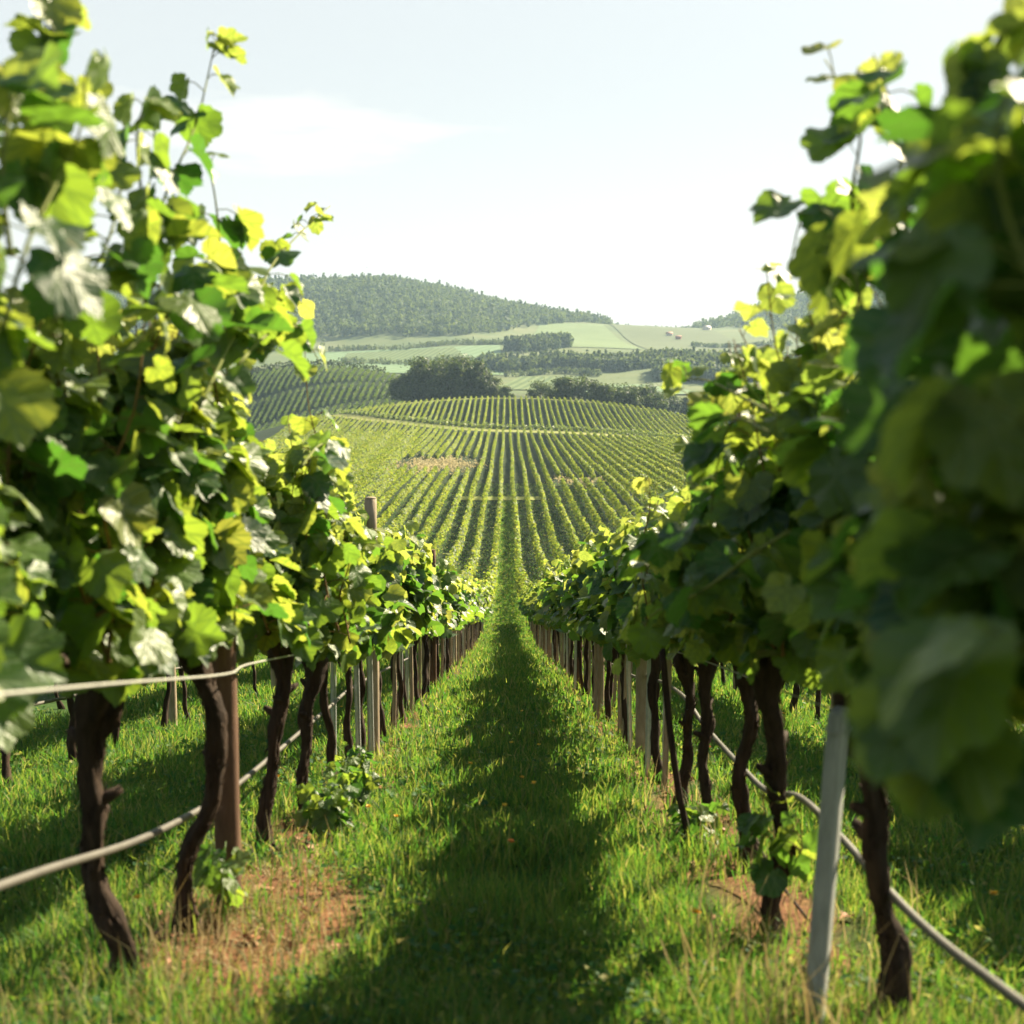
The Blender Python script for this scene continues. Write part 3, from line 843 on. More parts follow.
def line(name, pts, r, mat, label, cat, group=None, k=8, sides=8):
    P = np.array([(a, b, h + gz(0, b)) for a, b, h in pts])
    g = Geo(); g.add(*tube(smooth_path(P, k), r, sides))
    o = obj(name, g.mesh(name, [mat], True))
    return tag(o, label, cat, group)
line('trellis_wire', [(-.80, .8, 1.04), (-.82, 2.3, .985), (-.84, 3.5, .955), (-.92, 4.2, .935), (-.95, 5.6, .93), (-1.0, 7.0, .91), (-1.02, 8.76, .93), (-1.03, 16.2, .92), (-1.03, 30, .92), (-1.03, 52, .92)], .0036, M['wire'], 'pale wire running along the left trunks below the leaves', 'wire')
for X, s in ((LX - .12, 'left'), (RX + .08, 'right')):
    for h in (1.3, 1.7):
        line('trellis_wire', [(X, -.5, h), (X, 8.8, h - .02), (X, 16, h), (X, 30, h), (X, 52, h)], .0018, M['wire'], '%s thin trellis wire hidden in the %s canopy' % ('lower' if h < 1.5 else 'upper', s), 'wire', 'canopy wires')
line('trellis_wire', [(RX - .06, -.5, .9), (RX - .06, 3.05, .87), (RX - .05, 8.9, .9), (RX, 30, .9), (RX, 52, .9)], .003, M['wire'], 'fruiting wire along the right row heads', 'wire')
line('irrigation_hose', [(-1.13, .7, .64), (-1.13, 2.0, .56), (-1.13, 2.75, .50), (-1.12, 3.6, .44), (-1.12, 4.6, .415), (-1.13, 5.7, .425), (-1.13, 7.4, .49), (-1.13, 9, .56), (-1.13, 14, .58), (-1.13, 30, .6), (-1.13, 52, .6)], .0115, M['hose'], 'grey brown irrigation hose sagging behind the left trunks', 'hose', None, 8, 10)
line('irrigation_hose', [(1.03, .8, .36), (1.03, 2.3, .335), (1.03, 2.9, .365), (1.02, 3.55, .445), (1.02, 4.05, .47), (1.03, 4.6, .425), (1.04, 5.2, .43), (1.06, 6.3, .53), (1.06, 7.2, .60), (1.06, 9, .62), (1.06, 14, .6), (1.06, 52, .6)], .012, M['hose'], 'grey irrigation hose sagging behind the right trunks', 'hose', None, 8, 10)
line('irrigation_hose', [(-3.1, 3, .6), (-3.1, 8, .52), (-3.1, 14, .62), (-3.1, 30, .6)], .012, M['hose'], 'far irrigation hose of the second row out on the left', 'hose')
# loose cane leaning beside the slim right trunk
line('fallen_cane', [(.86, 5.4, .0), (.80, 5.45, .3), (.76, 5.5, .62), (.73, 5.55, .95)], .016, M['bark'], 'bare brown cane leaning up beside the right trunks', 'cane', None, 4, 8)
line('fallen_cane', [(1.0, 4.9, .25), (1.02, 4.4, .12), (1.05, 4.0, .04)], .006, M['bark'], 'thin twig drooping to the ground behind the right trunks', 'cane', None, 4, 6)

# ------------------------------------------------------------------ rows of vines in the valley and up the facing hill
def track_y(x): return 352 + np.where(x < 0, 70 * np.clip(-x / 58, 0, 1.4) ** 1.4, -8 * np.clip(x / 50, 0, 1.3))
def crest_y(x): return 440 - 0.0045 * np.asarray(x) ** 2 * .35
ROWH = lambda y: np.interp(y, [20, 55, 110, 200, 450], [1.7, 1.75, 1.6, 1.32, 1.15])
def row_mesh(X, y0, y1, dens=1.0, gap=None, mat='rowleaf', wid=.26):
    parts = []
    for a, b, d, s in ((y0, 75, 95, .17), (75, 130, 72, .22), (130, 200, 72, .23), (200, 330, 54, .28), (330, 700, 34, .35)):
        a = max(a, y0); b = min(b, y1)
        if b <= a: continue
        n = int((b - a) * d * dens)
        y = rng.uniform(a, b, n)
        parts.append((y, np.full(n, s)))
    y = np.concatenate([p[0] for p in parts]); s = np.concatenate([p[1] for p in parts])
    if gap is not None:
        keep = (y < gap[0]) | (y > gap[1]); y = y[keep]; s = s[keep]
    n = len(y)
    lump = .12 * np.sin(y * 2.1 + X) + .10 * np.sin(y * .73 + 2 * X) + .08 * np.sin(y * 5.3)
    seg = rng.normal(0, 1, 600); seg2 = rng.normal(0, 1, 600)
    vig = .08 * seg[(y / 1.15).astype(int) % 600] + .07 * seg2[(y / 4.3).astype(int) % 600]
    # weak and missing vines along the row
    keep = rng.random(n) > np.clip(-(vig + .20) * 2.6, 0, .93)
    y, s, lump, vig = y[keep], s[keep], lump[keep], vig[keep]; n = len(y)
    hh = ROWH(y) * (1 + .5 * lump + .8 * vig)
    lo = np.interp(y, [20, 50, 90, 140], [.75, .6, .3, .15])
    u = rng.random(n) ** .8
    z = lo + (hh - lo) * u
    w = wid * (1 - .45 * u ** 3) * (1 + lump)
    x = X + .14 * np.sin(y * .05 + X) * sstep(60, 120, y) + np.clip(rng.normal(0, .55, n), -1, 1) * w
    pos = np.column_stack([x, y, ground(x, y) + z])
    nor = norm(np.column_stack([(x - X) / w * .8, rng.normal(0, .6, n), .5 + u * .6]) + rng.normal(0, .45, (n, 3)))
    mid = norm(np.cross(nor, rng.normal(0, 1, (n, 3))))
    g = Geo(); place_leaves(g, pos - mid * (s * .4)[:, None], mid, nor, s * rng.uniform(.8, 1.25, n), T_QUAD)
    return g
NROW = 38
G_LOW, G_UP = 'vine rows across the valley floor', 'vine rows on the upper block of the hill'
for k in range(NROW + 1):
    for s in (-1, 1):
        X = (LX if s < 0 else RX) + s * 2 * k
        side = 'left' if s < 0 else 'right'
        y0 = 52 if k == 0 else (30 if k == 1 else (20 if k < 6 else 34))
        if k > 14: y0 = 60 + (k - 14) * 3.0
        y1 = float(track_y(X)) - 3
        gap = None
        if -21.5 < X < -7: gap = (222 + rng.uniform(-3, 3) - (X + 14) * .6, 262 + rng.uniform(-6, 6))
        elif 8 < X < 16: gap = (196 + rng.uniform(-3, 3), 206 + rng.uniform(-4, 4))
        g = row_mesh(X, y0, y1, 1.0 if k < 22 else .7, gap)
        root = obj('vine_row', g.mesh('vine_row', [M['rowleaf']]))
        tag(root, '%s leafy vine row %s of the central alley on the valley floor' % (ordinal(k + 1), side), 'vine row', G_LOW)
        yc = float(crest_y(X))
        if y1 + 10 < yc - 6:
            g = row_mesh(X, y1 + 12, yc, 1.0, None)
            root = obj('vine_row', g.mesh('vine_row', [M['rowleaf']]))
            tag(root, '%s vine row %s of centre on the block above the hillside track' % (ordinal(k + 1), side), 'vine row', G_UP)

# grass track and its verge, the dry patches
def strip(name, fy, xs, wdt, mat, label, lift=.12):
    xs = np.asarray(xs, float); yc = np.array([float(fy(x)) for x in xs])
    V = []
    for q in np.linspace(0, 1, 4):
        yy = yc + wdt * (q - .5); V.append(np.column_stack([xs, yy, ground(xs, yy) + lift]))
    m = len(xs); V = np.vstack(V)
    i = np.arange(3)[:, None] * m; j = np.arange(m - 1)[None]
    F = np.stack([i + j, i + j + 1, i + m + j + 1, i + m + j], -1).reshape(-1, 4)
    return tag(obj(name, mesh_np(name, V, [F], [mat], True)), label, 'track', kind='structure')
strip('hillside_track', lambda x: track_y(np.float64(x)) + 3.5, np.linspace(-85, 85, 80), 9, M['track'], 'sunlit grass track crossing the vine rows on the facing hill')
strip('crest_track', lambda x: float(crest_y(x)) + 7, np.linspace(-60, 90, 70), 8, M['track'], 'pale track along the crest behind the upper vine block')
strip('crossing_path', lambda x: 174, np.linspace(-7, 5.0, 12), 5, M['track'], 'short dry path crossing the alleys on the valley floor')
def dry_stand(cx, cy, rx, ry, n, label):
    x = cx + rng.normal(0, rx, n); y = cy + rng.normal(0, ry, n) + 5 * np.sin(x * .9)
    p = np.column_stack([x, y, ground(x, y) + rng.uniform(.0, .75, n)])
    nor = norm(rng.normal(0, .7, (n, 3)) + [0, -.2, .4]); mid = norm(np.cross(nor, rng.normal(0, 1, (n, 3))))
    g = Geo(); place_leaves(g, p, mid, nor, rng.uniform(.2, .5, n), T_QUAD)
    tag(obj('dry_grass', g.mesh('dry_grass', [M['palestraw']])), label, 'dry grass', kind='stuff')
dry_stand(-14, 240, 3.9, 9, 2200, 'straw coloured stand of dry grass where vines are missing on the left slope')
dry_stand(12, 200, 2.6, 3.5, 260, 'small straw coloured gap among the right hand vine rows')
# low hedge that follows the track
def hedge(fy, x0, x1, h, w, d, s, mat, label, nm='hedge', grp=None):
    n = int((x1 - x0) * d); x = rng.uniform(x0, x1, n)
    yy = np.array([float(fy(v)) for v in x]) + np.clip(rng.normal(0, .5, n), -1, 1) * w
    u = rng.random(n); hh = h * (1 + .18 * np.sin(x * .9) + .12 * np.sin(x * 2.7))
    pos = np.column_stack([x, yy, ground(x, yy) + .1 + u * hh])
    nor = norm(rng.normal(0, .5, (n, 3)) + [0, -.3, .8]); mid = norm(np.cross(nor, rng.normal(0, 1, (n, 3))))
    g = Geo(); place_leaves(g, pos - mid * s * .4, mid, nor, s * rng.uniform(.7, 1.3, n), T_QUAD)
    return tag(obj(nm, g.mesh(nm, [mat])), label, 'hedge', grp)
hedge(lambda x: track_y(np.float64(x)) + 9.0, -62, 75, 1.5, .5, 34, .42, M['young'], 'thin bright hedge line along the upper side of the hillside track')

# ------------------------------------------------------------------ trees behind the crest
def tree_variant(seed, h, w, nl, ls):
    r = np.random.default_rng(seed)
    g = Geo()
    th = h * .32
    g.add(*tube(smooth_path(np.array([(0,0,-.6),(.1,0,th*.5),(0,.15,th),(r.normal(0,.4),r.normal(0,.4),h*.75)]), 3), np.linspace(h*.03, h*.006, 10), 8, .2))
    cents = []
    nb = 16
    for b in range(nb):
        a = r.uniform(0, 6.28); zz = r.uniform(.22, .92); rad = w * .5 * math.sqrt(max(.05, 1 - ((zz - .5) / .55) ** 2)) * r.uniform(.35, .85)
        c = np.array([math.cos(a) * rad, math.sin(a) * rad, zz * h]); cents.append((c, w * r.uniform(.14, .26)))
        g.add(*tube(smooth_path(np.array([(0, 0, min(th, c[2]*.6)), c * [.5, .5, .85], c]), 2), np.linspace(h*.011, h*.003, 5), 5))
    trunk = g.mesh('trunk', [M['treebark']], True)
    gl = Geo(); per = nl // nb
    for c, rr in cents:
        v = norm(r.normal(0, 1, (per, 3))); rad = rr * r.random(per) ** .4 * (1 + .3 * r.normal(0, 1, per))
        p = c + v * rad[:, None] * [1.15, 1.15, .9]
        nor = norm(v + r.normal(0, .6, (per, 3)) + [0, 0, .5]); mid = norm(np.cross(nor, r.normal(0, 1, (per, 3))))
        place_leaves(gl, p, mid, nor, ls * r.uniform(.6, 1.4, per), T_QUAD)
    return trunk, gl.mesh('crown', [M['tree']])
TV = [tree_variant(80 + k, 12.5, w, 4200, .62) for k, w in enumerate((10, 12, 9, 11))]
BV = [tree_variant(90 + k, 5.5, w, 1800, .42) for k, w in enumerate((6, 7.5, 5.5))]
tp = {}
def put_tree(name, key, V, x, y, sc, label, cat, group, dz=0):
    if key not in tp:
        root = empty(name, (0, 0, 0)); obj('trunk', V[0], root); obj('crown', V[1], root); tp[key] = root
    else:
        root = tp[key].copy(); COL.objects.link(root)
        for ch in tp[key].children:
            c = ch.copy(); COL.objects.link(c); c.parent = root
    root.location = (x, y, gz(x, y) - .3 + dz); root.rotation_euler = (0, 0, rng.uniform(0, 6.28)); root.scale = (sc * rng.uniform(.9, 1.15), sc * rng.uniform(.9, 1.15), sc)
    tag(root, label, cat, group)
GRO = 'trees of the dark grove behind the crest'
WID = ['narrow', 'broad', 'slim', 'wide']
for k, (px, d, sc) in enumerate([(405, 492, .86), (414, 482, 1.0), (424, 490, 1.12), (433, 478, 1.1), (442, 488, 1.2), (452, 476, 1.12), (461, 488, 1.14), (470, 478, 1.0), (480, 482, .84), (491, 478, .72), (447, 505, 1.2), (430, 505, 1.1)]):
    lab = 'dark tree of the grove on the crest, %s from its left end' % ordinal(k + 1) if k < 10 else 'tree at the back of the dark grove on the crest'
    put_tree('broadleaf_tree', ('t', k % 4), TV[k % 4], fx(px, d), d, sc * 1.35, lab, 'tree', GRO)
for k, (px, d, sc) in enumerate([(506, 470, .7), (540, 462, .9), (552, 468, .8), (563, 462, 1.15), (574, 466, 1.2), (590, 464, 1.35), (603, 462, 1.0), (616, 466, 1.1), (628, 462, 1.05), (641, 468, 1.2), (655, 464, 1.0)]):
    put_tree('round_bush', ('b', k % 3), BV[k % 3], fx(px, d), d, sc * 1.4, 'round bush behind the crest, %s from the left in the bush line' % ordinal(k + 1), 'bush', 'bushes in line behind the crest')
for k, (px, d, sc) in enumerate([(622, 560, .9), (636, 556, 1.0), (650, 562, 1.05), (664, 556, .95), (690, 560, 1.1), (706, 566, 1.0), (722, 570, 1.15), (738, 560, 1.2), (752, 566, 1.1)]):
    put_tree('broadleaf_tree', ('t', k % 4), TV[k % 4], fx(px, d), d, sc * 1.25, 'dark tree in the hollow behind the bush line, %s from the left' % ordinal(k + 1), 'tree', 'trees in the hollow on the right')

# the vineyard on the low hill at the left
G_LH = 'vine rows on the low dark hill at the left'
k = 0
for X in np.arange(-172, -40, 3.2):
    k += 1
    d0, d1 = 480, 612
    if X > -50: d1 = 575
    n = int((d1 - d0) * 15)
    y = rng.uniform(d0, d1, n)
    for tr_ in (528 + (X + 110) * .25, 568 + (X + 110) * .2):
        y = y[np.abs(y - tr_) > 3]
    n = len(y); u = rng.random(n)
    x = X + np.clip(rng.normal(0, .5, n), -1, 1) * .5
    pos = np.column_stack([x, y, ground(x, y) + .2 + 1.3 * u])
    nor = norm(rng.normal(0, .5, (n, 3)) + [0, 0, .7]); mid = norm(np.cross(nor, rng.normal(0, 1, (n, 3))))
    g = Geo(); place_leaves(g, pos, mid, nor, rng.uniform(.45, .75, n), T_QUAD)
    o = obj('vine_row', g.mesh('vine_row', [M['hillleaf']]))
    tag(o, '%s vine row from the left on the low dark hill beyond the crest' % ordinal(k), 'vine row', G_LH)
hedge(lambda x: 618 + 0 * x, -175, -62, 3.0, 1.5, 26, .9, M['tree'], 'dark hedge along the top of the low left hill')

# ------------------------------------------------------------------ far fields, woods, houses
def quad_field(name, c, mat, label, step=12):
    sheet(name, c, mat, label, .6 if 'upper' not in label else 1.1, step)
quad_field('field', [(fx(330, 900), 860), (fx(505, 900), 860), (fx(500, 1150), 1140), (fx(300, 1150), 1150)], M['field_mint'], 'pale green field under the wooded hill on the left')
quad_field('field', [(fx(490, 720), 720), (fx(600, 720), 720), (fx(580, 860), 850), (fx(520, 860), 850)], M['field_rows'], 'pale field ruled with vine rows in the valley middle')
quad_field('field', [(fx(560, 690), 680), (fx(720, 690), 690), (fx(640, 800), 780), (fx(600, 800), 780)], M['field_mint'], 'smooth mint green field right of the ruled field')
quad_field('field', [(fx(520, 1120), 1100), (fx(640, 1120), 1100), (fx(600, 1500), 1480), (fx(540, 1500), 1470)], M['field_pale'], 'light green slope on the far hillside below the saddle')
quad_field('field', [(fx(645, 1120), 1110), (fx(760, 1120), 1110), (fx(690, 1560), 1540), (fx(605, 1560), 1540)], M['field_brown'], 'brownish striped field on the far slope with small houses')
quad_field('field', [(fx(750, 900), 900), (fx(900, 900), 900), (fx(860, 1200), 1180), (fx(760, 1200), 1180)], M['field_rows'], 'curving striped vineyard at the foot of the right hill')

def woods(name, n, region, hmin, hmax, label, ql=26, conifer=.3, mat='forest'):
    xs, ys = region(n)
    n = len(xs); zs = ground(xs, ys); hs = rng.uniform(hmin, hmax, n)
    con = rng.random(n) < conifer
    t = rng.random((n, ql)); a = rng.uniform(0, 6.283, (n, ql))
    rad_c = (1 - t) * .26 + .02; rad_d = np.sqrt(np.clip(1 - ((t - .55) / .5) ** 2, 0, 1)) * .40
    rad = np.where(con[:, None], rad_c, rad_d) * np.sqrt(rng.uniform(.3, 1, (n, ql)))
    hh = hs[:, None] * np.where(con[:, None], 1.3, 1.0)
    P = np.stack([xs[:, None] + np.cos(a) * rad * hs[:, None], ys[:, None] + np.sin(a) * rad * hs[:, None], zs[:, None] + hh * (.08 + .92 * t)], -1).reshape(-1, 3)
    V = np.stack([np.cos(a), np.sin(a), (t - .4) * 1.5], -1).reshape(-1, 3)
    m = len(P)
    nor = norm(V + rng.normal(0, .5, (m, 3))); mid = norm(np.cross(nor, rng.normal(0, 1, (m, 3))))
    size = np.repeat(hs, ql) * rng.uniform(.16, .34, m)
    g = Geo(); place_leaves(g, P - mid * (size * .4)[:, None], mid, nor, size, T_QUAD)
    o = obj(name, g.mesh(name, [M[mat]]))
    return tag(o, label, 'woods', kind='stuff')
def reg_left(n):
    x = rng.uniform(-900, 150, n * 2); y = rng.uniform(1150, 1760, n * 2)
    px = 507 + x / y * FPX
    lower = np.interp(px, [-400, 290, 330, 400, 480, 520, 600, 612], [1190, 1190, 1230, 1250, 1280, 1380, 1560, 1640])
    k = (y > lower) & (px < 612)
    # clearings: pale terraces across the slope
    bandv = 1250 + 40 * np.sin(x / 120.)
    k &= ~((y > bandv + 18) & (y < bandv + 62) & (px < 400))
    return x[k][:n], y[k][:n]
woods('forest', 9000, reg_left, 7, 13, 'dense wood covering the broad hill on the left')
def reg_right(n):
    x = rng.uniform(200, 1100, n * 2); y = rng.uniform(1250, 1780, n * 2)
    px = 507 + x / y * FPX
    k = (px > 690) & (y > np.interp(px, [690, 720, 760, 800, 900], [1690, 1500, 1420, 1350, 1300]))
    b = 1560 + 30 * np.sin(x / 70.)
    k &= ~((y > b) & (y < b + 40))
    return x[k][:n], y[k][:n]
woods('forest', 5000, reg_right, 7, 12, 'wood on the hill at the right skyline')
def belt(px0, px1, d0, d1):
    def f(n):
        px = rng.uniform(px0, px1, n); t = rng.random(n); d = d0 + (d1 - d0) * t + 14 * np.sin(px / 17)
        return fx(px, d), d
    return f
woods('tree_belt', 750, belt(478, 745, 900, 940), 6, 10, 'belt of trees crossing the valley behind the ruled field', 40)
woods('tree_belt', 50, belt(520, 560, 1060, 1090), 6, 9, 'small clump of trees below the wooded hill', 40, .8)
woods('tree_belt', 260, belt(505, 570, 1085, 1110), 6, 10, 'thin tree line under the light green slope', 40, .7)
woods('tree_belt', 500, belt(655, 800, 800, 880), 7, 12, 'dark trees at the right end of the valley', 40)
woods('tree_belt', 220, belt(600, 700, 1690, 1710), 4, 8, 'row of trees along the saddle skyline', 30, .3)

for px0, px1, d0, d1, n_, lab in ((330, 505, 1150, 1165, 300, 'thin hedge line under the wooded hill'), (505, 600, 862, 868, 120, 'hedge behind the ruled field'), (690, 790, 1205, 1215, 160, 'hedge at the foot of the right hill'), (340, 480, 985, 1010, 160, 'hedge across the pale green field on the left')):
    woods('hedgerow', n_, belt(px0, px1, d0, d1), 2.5, 5, lab, 26, .1)
quad_field('field', [(fx(340, 1000), 1000), (fx(470, 1000), 1000), (fx(455, 1140), 1130), (fx(350, 1140), 1130)], M['field_rows'], 'upper striped part of the pale field on the left')
def house(px, d, w, l, h, label, rot, wall, roofm):
    x = fx(px, d)
    root = empty('farmhouse', (x, d, gz(x, d)), rot); tag(root, label, 'house')
    V = np.array([(-w,-l,-1.5),(w,-l,-1.5),(w,l,-1.5),(-w,l,-1.5),(-w,-l,h),(w,-l,h),(w,l,h),(-w,l,h),(-w,0,h+l*.7),(w,0,h+l*.7)], float)
    obj('wall', mesh_np('wall', V, [np.array([(0,1,5,4),(2,3,7,6)]), np.array([(1,2,6,9,5),(3,0,4,8,7)])], [wall]), root)
    e = .5; r = h + l * .7 + .12; lo = h - .25
    V = np.array([(-w-e,-l-e,lo),(w+e,-l-e,lo),(w+e,0,r),(-w-e,0,r),(w+e,l+e,lo),(-w-e,l+e,lo)], float)
    V2 = np.vstack([V, V + [0, 0, .22]])
    obj('roof', mesh_np('roof', V2, [np.array([(6,7,8,9),(9,8,10,11),(3,2,1,0),(5,4,2,3),(0,1,7,6),(4,5,11,10),(1,2,8,7),(2,4,10,8),(3,0,6,9),(5,3,9,11)])], [roofm]), root)
    for wx in (-.5, .5):
        V = np.array([(wx*w-.5,-l-.03,1.2),(wx*w+.5,-l-.03,1.2),(wx*w+.5,-l-.03,2.5),(wx*w-.5,-l-.03,2.5)]); V = np.vstack([V, V + [0, .06, 0]])
        obj('window', mesh_np('window', V, [np.array([(0,1,2,3),(0,4,5,1),(1,5,6,2),(2,6,7,3),(3,7,4,0)])], [M['darkglass']]), root)
house(668, 1330, 3, 2.4, 2.6, 'tiny pale farmhouse on the brownish far field', .2, M['plaster'], M['rooftile'])
house(677, 1290, 2.8, 2.2, 2.6, 'tiny pinkish house below the pale farmhouse on the far field', -.3, M['rooftile'], M['rooftile'])
house(705, 1400, 4, 3, 3, 'tiny white house at the edge of the right wood', .5, M['plaster'], M['plaster'])

# ------------------------------------------------------------------ haze (real air)
hx0, hx1, hy0, hy1, hz0, hz1 = -1500, 1500, -40, 2100, -60, 190
V = np.array([(a, b, c) for c in (hz0, hz1) for b in (hy0, hy1) for a in (hx0, hx1)], float)
hz = obj('haze', mesh_np('haze', V, [np.array([(0,2,3,1),(4,5,7,6),(0,1,5,4),(2,6,7,3),(0,4,6,2),(1,3,7,5)])]))
hm, t = new_mat('haze_air'); n_ = N(t)
pv = n_('VolumePrincipled'); pv.inputs['Color'].default_value = (.55, .78, 1, 1); pv.inputs['Density'].default_value = .00013
pv.inputs['Anisotropy'].default_value = .2
o = n_('OutputMaterial'); n_.link(pv.outputs[0], o.inputs['Volume'])
hz.data.materials.append(hm)
tag(hz, 'thin pale summer haze over the valley and the far hills', 'haze', kind='stuff')

# ------------------------------------------------------------------ grass
def noise2(x, y, s):
    return (np.sin(x * 2.1 * s + 1.7 * np.sin(y * 1.3 * s)) * np.sin(y * 1.9 * s + 1.1 * np.sin(x * 1.7 * s + 2)) + .5 * np.sin(x * 5.3 * s + y * 3.1 * s)) / 1.5
def soil_mask(x, y):
    d = np.abs(np.abs(x) - 1.0)
    m = np.clip((.36 - d) / .2, 0, 1) * np.clip(.55 + .9 * noise2(x, y, 1.1), 0, 1)
    m = np.maximum(m, .6 * np.clip((.22 - d) / .15, 0, 1) * np.clip(.5 + noise2(x + 4, y, .9), 0, 1))
    m = np.maximum(m, .75 * np.clip(noise2(x * 1.3 + 1, y * .6 + 2, 1.0) * 1.6 - .35, 0, 1) * np.clip(1 - np.abs(x + .62) / .3, 0, 1))
    p = 1 - ((x + .80) / .42) ** 2 - ((y - 4.0) / 1.1) ** 2
    return np.maximum(m, np.clip(p * 1.5, 0, 1) * np.clip(1.0 + .6 * noise2(x, y, 2.3), .70, 1))
def blades(n, xs, ys, h0, h1, wd, lean=.8):
    h = rng.uniform(h0, h1, n) * (1 + .35 * noise2(xs, ys, 1.6))
    a = rng.uniform(0, 6.283, n); dx, dy = np.cos(a), np.sin(a)
    b = rng.uniform(0, 6.283, n); lx, ly = np.cos(b) * lean * rng.random(n) * h, np.sin(b) * lean * rng.random(n) * h
    z = ground(xs, ys) - .01
    w = wd * rng.uniform(.7, 1.3, n)
    base = np.stack([xs, ys, z], -1)
    side = np.stack([dx * w, dy * w, np.zeros(n)], -1)
    midp = base + np.stack([lx * .35, ly * .35, h * .55], -1)
    tip = base + np.stack([lx, ly, h * (1 - .25 * np.hypot(lx, ly) / (h + 1e-6))], -1)
    V = np.stack([base - side, base + side, midp + side * .8, midp - side * .8, tip], 1).reshape(-1, 3)
    o = np.arange(n)[:, None] * 5
    return V, [np.concatenate([o, o + 1, o + 2, o + 3], 1), np.concatenate([o + 3, o + 2, o + 4], 1)]
def scatter(n, y0, y1, half):
    """denser close by"""
    u = rng.random(n); y = y0 * (y1 / y0) ** u
    x = rng.uniform(-1, 1, n) * half(y)
    return x, y
g = Geo()
for n, y0, y1, half, h0, h1, wd in (
    (110000, 1.6, 5.0, lambda y: .55 * y + .8, .05, .15, .0026),
    (90000, 5.0, 12, lambda y: .5 * y + 1, .07, .17, .0045),
    (110000, 12, 45, lambda y: np.minimum(.35 * y, 7), .07, .18, .010)):
    x, y = scatter(n, y0, y1, half)
    keep = rng.random(n) > soil_mask(x, y) * .97
    x, y = x[keep], y[keep]
    g.add(*blades(len(x), x, y, h0, h1, wd))
x, y = scatter(90000, 40, 200, lambda y: np.full_like(y, 15.)); g.add(*blades(len(x), x, y, .05, .13, .04))
x, y = scatter(26000, 45, 180, lambda y: np.full_like(y, .95)); g.add(*blades(len(x), x, y, .06, .16, .03))
# clover and other broad ground leaves between the blades
for n, y0, y1, sz in ((26000, 1.8, 6, .022), (30000, 6, 16, .032)):
    x, y = scatter(n, y0, y1, lambda y: .5 * y + .8)
    keep = (noise2(x + 3, y, .8) > -.1) & (rng.random(n) > soil_mask(x, y) * .9); x, y = x[keep], y[keep]; m_ = len(x)
    p = np.column_stack([x, y, ground(x, y) + rng.uniform(.01, .09, m_)])
    nor = norm(rng.normal(0, .45, (m_, 3)) + [0, 0, 1]); mid = norm(np.cross(nor, rng.normal(0, 1, (m_, 3))))
    place_leaves(g, p, mid, nor, sz * rng.uniform(.6, 1.5, m_), T_QUAD)
go = obj('grass', g.mesh('grass', [M['grass']]))
tag(go, 'lush green grass of the alley and under the vines', 'grass', kind='stuff')
g = Geo()
x, y = scatter(9000, 1.8, 14, lambda y: .5 * y + .6)
keep = rng.random(len(x)) < np.clip((.55 - np.abs(np.abs(x) - 1.0)) / .4, .03, 1)
x, y = x[keep], y[keep]; g.add(*blades(len(x), x, y, .05, .26, .0022, .9))
x = rng.normal(.72, .14, 110); y = rng.normal(3.0, .45, 110); g.add(*blades(110, x, y, .15, .42, .003, .8))
x = rng.normal(-.82, .24, 2600); y = rng.normal(4.0, .75, 2600); g.add(*blades(2600, x, y, .02, .09, .003, 2.0))
tag(obj('dry_grass', g.mesh('dry_grass', [M['straw']])), 'straw coloured dry stalks scattered under the vine rows', 'dry grass', kind='stuff')
# fallen dry leaves on the soil strip
g = Geo(); n = 420
x = np.where(rng.random(n) < .75, -.95, 1.0) + rng.normal(0, .2, n); y = rng.uniform(2.2, 12, n)
pos = np.column_stack([x, y, ground(x, y) + .012]); nor = norm(rng.normal(0, .35, (n, 3)) + [0, 0, 1]); mid = norm(np.cross(nor, rng.normal(0, 1, (n, 3))))
place_leaves(g, pos, mid, nor, rng.uniform(.015, .055, n), T_LO)
tag(obj('leaf_litter', g.mesh('leaf_litter', [M['dryleaf']])), 'reddish brown dry leaf litter on the soil under the vines', 'leaf litter', kind='stuff')

# leafy weeds at the foot of the left row
def weed(x, y, h, nst, label, grp):
    root = empty('leafy_weed', (x, y, gz(x, y))); tag(root, label, 'weed', grp)
    for s in range(nst):
        a = rng.uniform(0, 6.28); l = rng.uniform(.3, .7) * h
        P = smooth_path(np.array([(0, 0, 0), (math.cos(a) * l * .4, math.sin(a) * l * .4, h * .5), (math.cos(a) * l, math.sin(a) * l, h * rng.uniform(.7, 1.1))]), 3)
        g = Geo(); g.add(*tube(P, np.linspace(.004, .0015, len(P)), 5)); st = obj('stem', g.mesh('stem', [M['stem']], True), root)
        q, mid, nor, sz, p, t = shoot_leaves(P, 12, .05, .10, 0, .7)
        gl = Geo(); place_leaves(gl, q, mid, nor, sz, T_HI); obj('leaves', gl.mesh('leaves', [M['leaf']], True), st)
GW = 'leafy weeds at the foot of the vines'
weed(-.90, 5.7, .34, 7, 'bushy leafy weed in front of the left trunks past the brown post', GW)
weed(-.86, 6.4, .28, 6, 'lower leafy weed just behind the bushy one on the left', GW)
weed(-.98, 7.4, .25, 5, 'small weed at the foot of the tan post on the left', GW)
weed(.92, 5.6, .2, 4, 'small weed at the foot of the right trunks', GW)
weed(-.98, 3.95, .26, 2, 'thin weed between the crooked trunk and the brown post', GW)

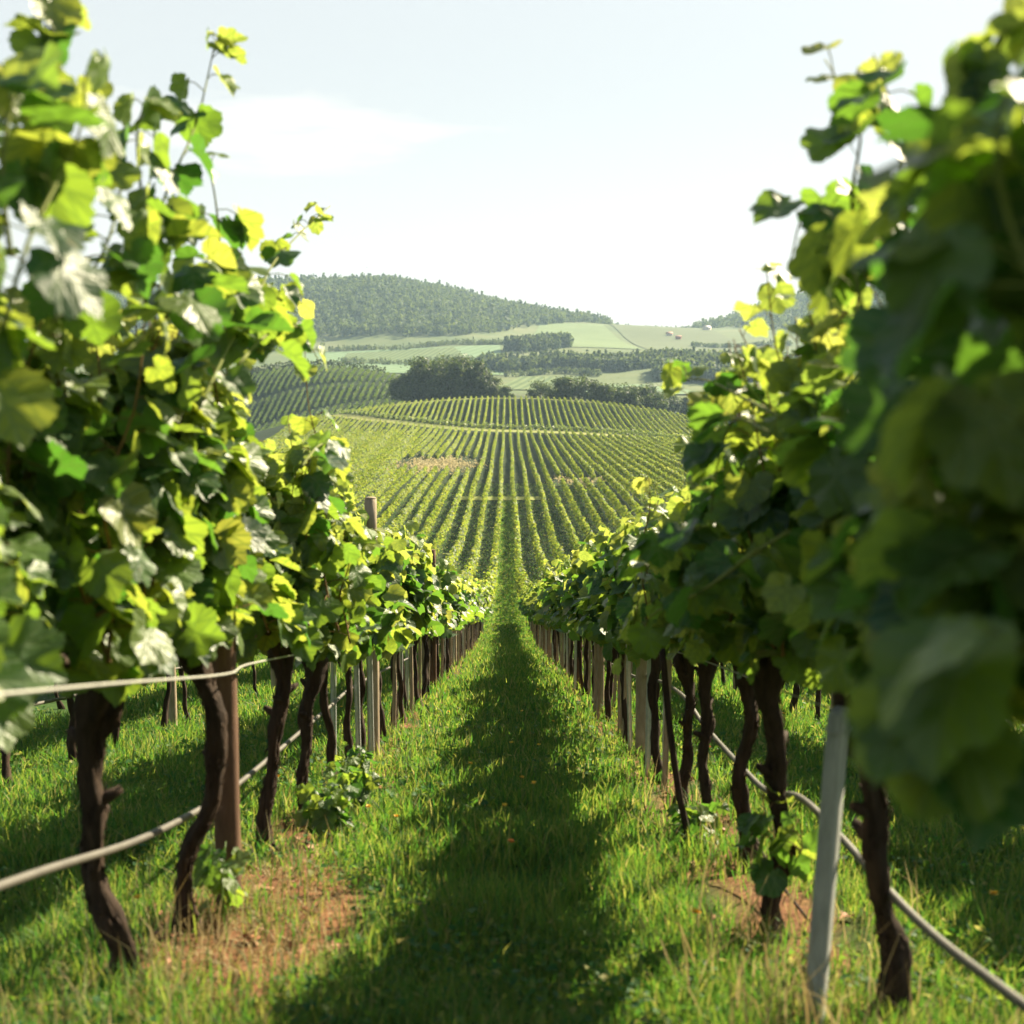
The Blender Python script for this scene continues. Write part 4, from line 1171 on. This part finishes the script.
# dandelions
for k in range(34):
    x = rng.uniform(-.7, .8) if k < 16 else rng.uniform(1.2, 2.6) * random.choice((-1, 1, 1)); y = rng.uniform(3.2, 14)
    root = empty('dandelion', (x, y, gz(x, y)))
    h = rng.uniform(.12, .2); tl = rng.normal(0, .02, 2)
    tag(root, 'small yellow flower dotted in the grass of the alley' if k < 16 else 'small yellow flower in the grass beyond the near vine rows', 'flower', 'yellow flowers in the grass')
    g = Geo(); g.add(*tube(smooth_path(np.array([(0,0,-.01),(tl[0]*.4,tl[1]*.4,h*.5),(tl[0],tl[1],h)]), 2), .0018, 5)); obj('stem', g.mesh('stem', [M['stem']], True), root)
    g = Geo(); nl = 16; a = np.arange(nl) * 2.4
    pos = np.tile([tl[0], tl[1], h], (nl, 1)); mid = np.stack([np.cos(a), np.sin(a), rng.uniform(.15, 1.2, nl)], -1)
    place_leaves(g, pos, mid, np.tile([0, 0, 1.0], (nl, 1)) + rng.normal(0, .1, (nl, 3)), np.full(nl, .017), T_QUAD)
    obj('flower_head', g.mesh('flower_head', [M['orange' if k % 17 == 3 else 'yellow']]), root)

# a bird over the wooded hill
x, y = fx(369, 420), 420
root = empty('bird', (x, y, CAMH + (385 - 270) / FPX * 420), R(60)); tag(root, 'tiny dark bird flying above the wooded hill', 'bird')
b = Geo(); P = np.array([(-.22,0,0),(-.12,0,.01),(0,0,.02),(.12,0,.02),(.2,0,.03),(.27,0,.02)])
b.add(*tube(P, [.012,.05,.075,.06,.045,.008], 8))
for s in (-1, 1):
    w = np.array([(.08,s*.04,.03),(-.09,s*.04,.03),(.10,s*.25,.13),(-.06,s*.27,.12),(.0,s*.55,.10),(-.05,s*.5,.09)])
    w2 = w - [0, 0, .012]
    b.add(np.vstack([w, w2]), [np.array([(0,2,3,1),(2,4,5,3),(6,7,9,8),(8,9,11,10)])])
b.add(np.array([(-.18,-.03,0),(-.18,.03,0),(-.36,.07,0),(-.36,-.07,0)]), [np.array([(0,1,2,3)])])
obj('body', b.mesh('body', [M['feather']], True), root)
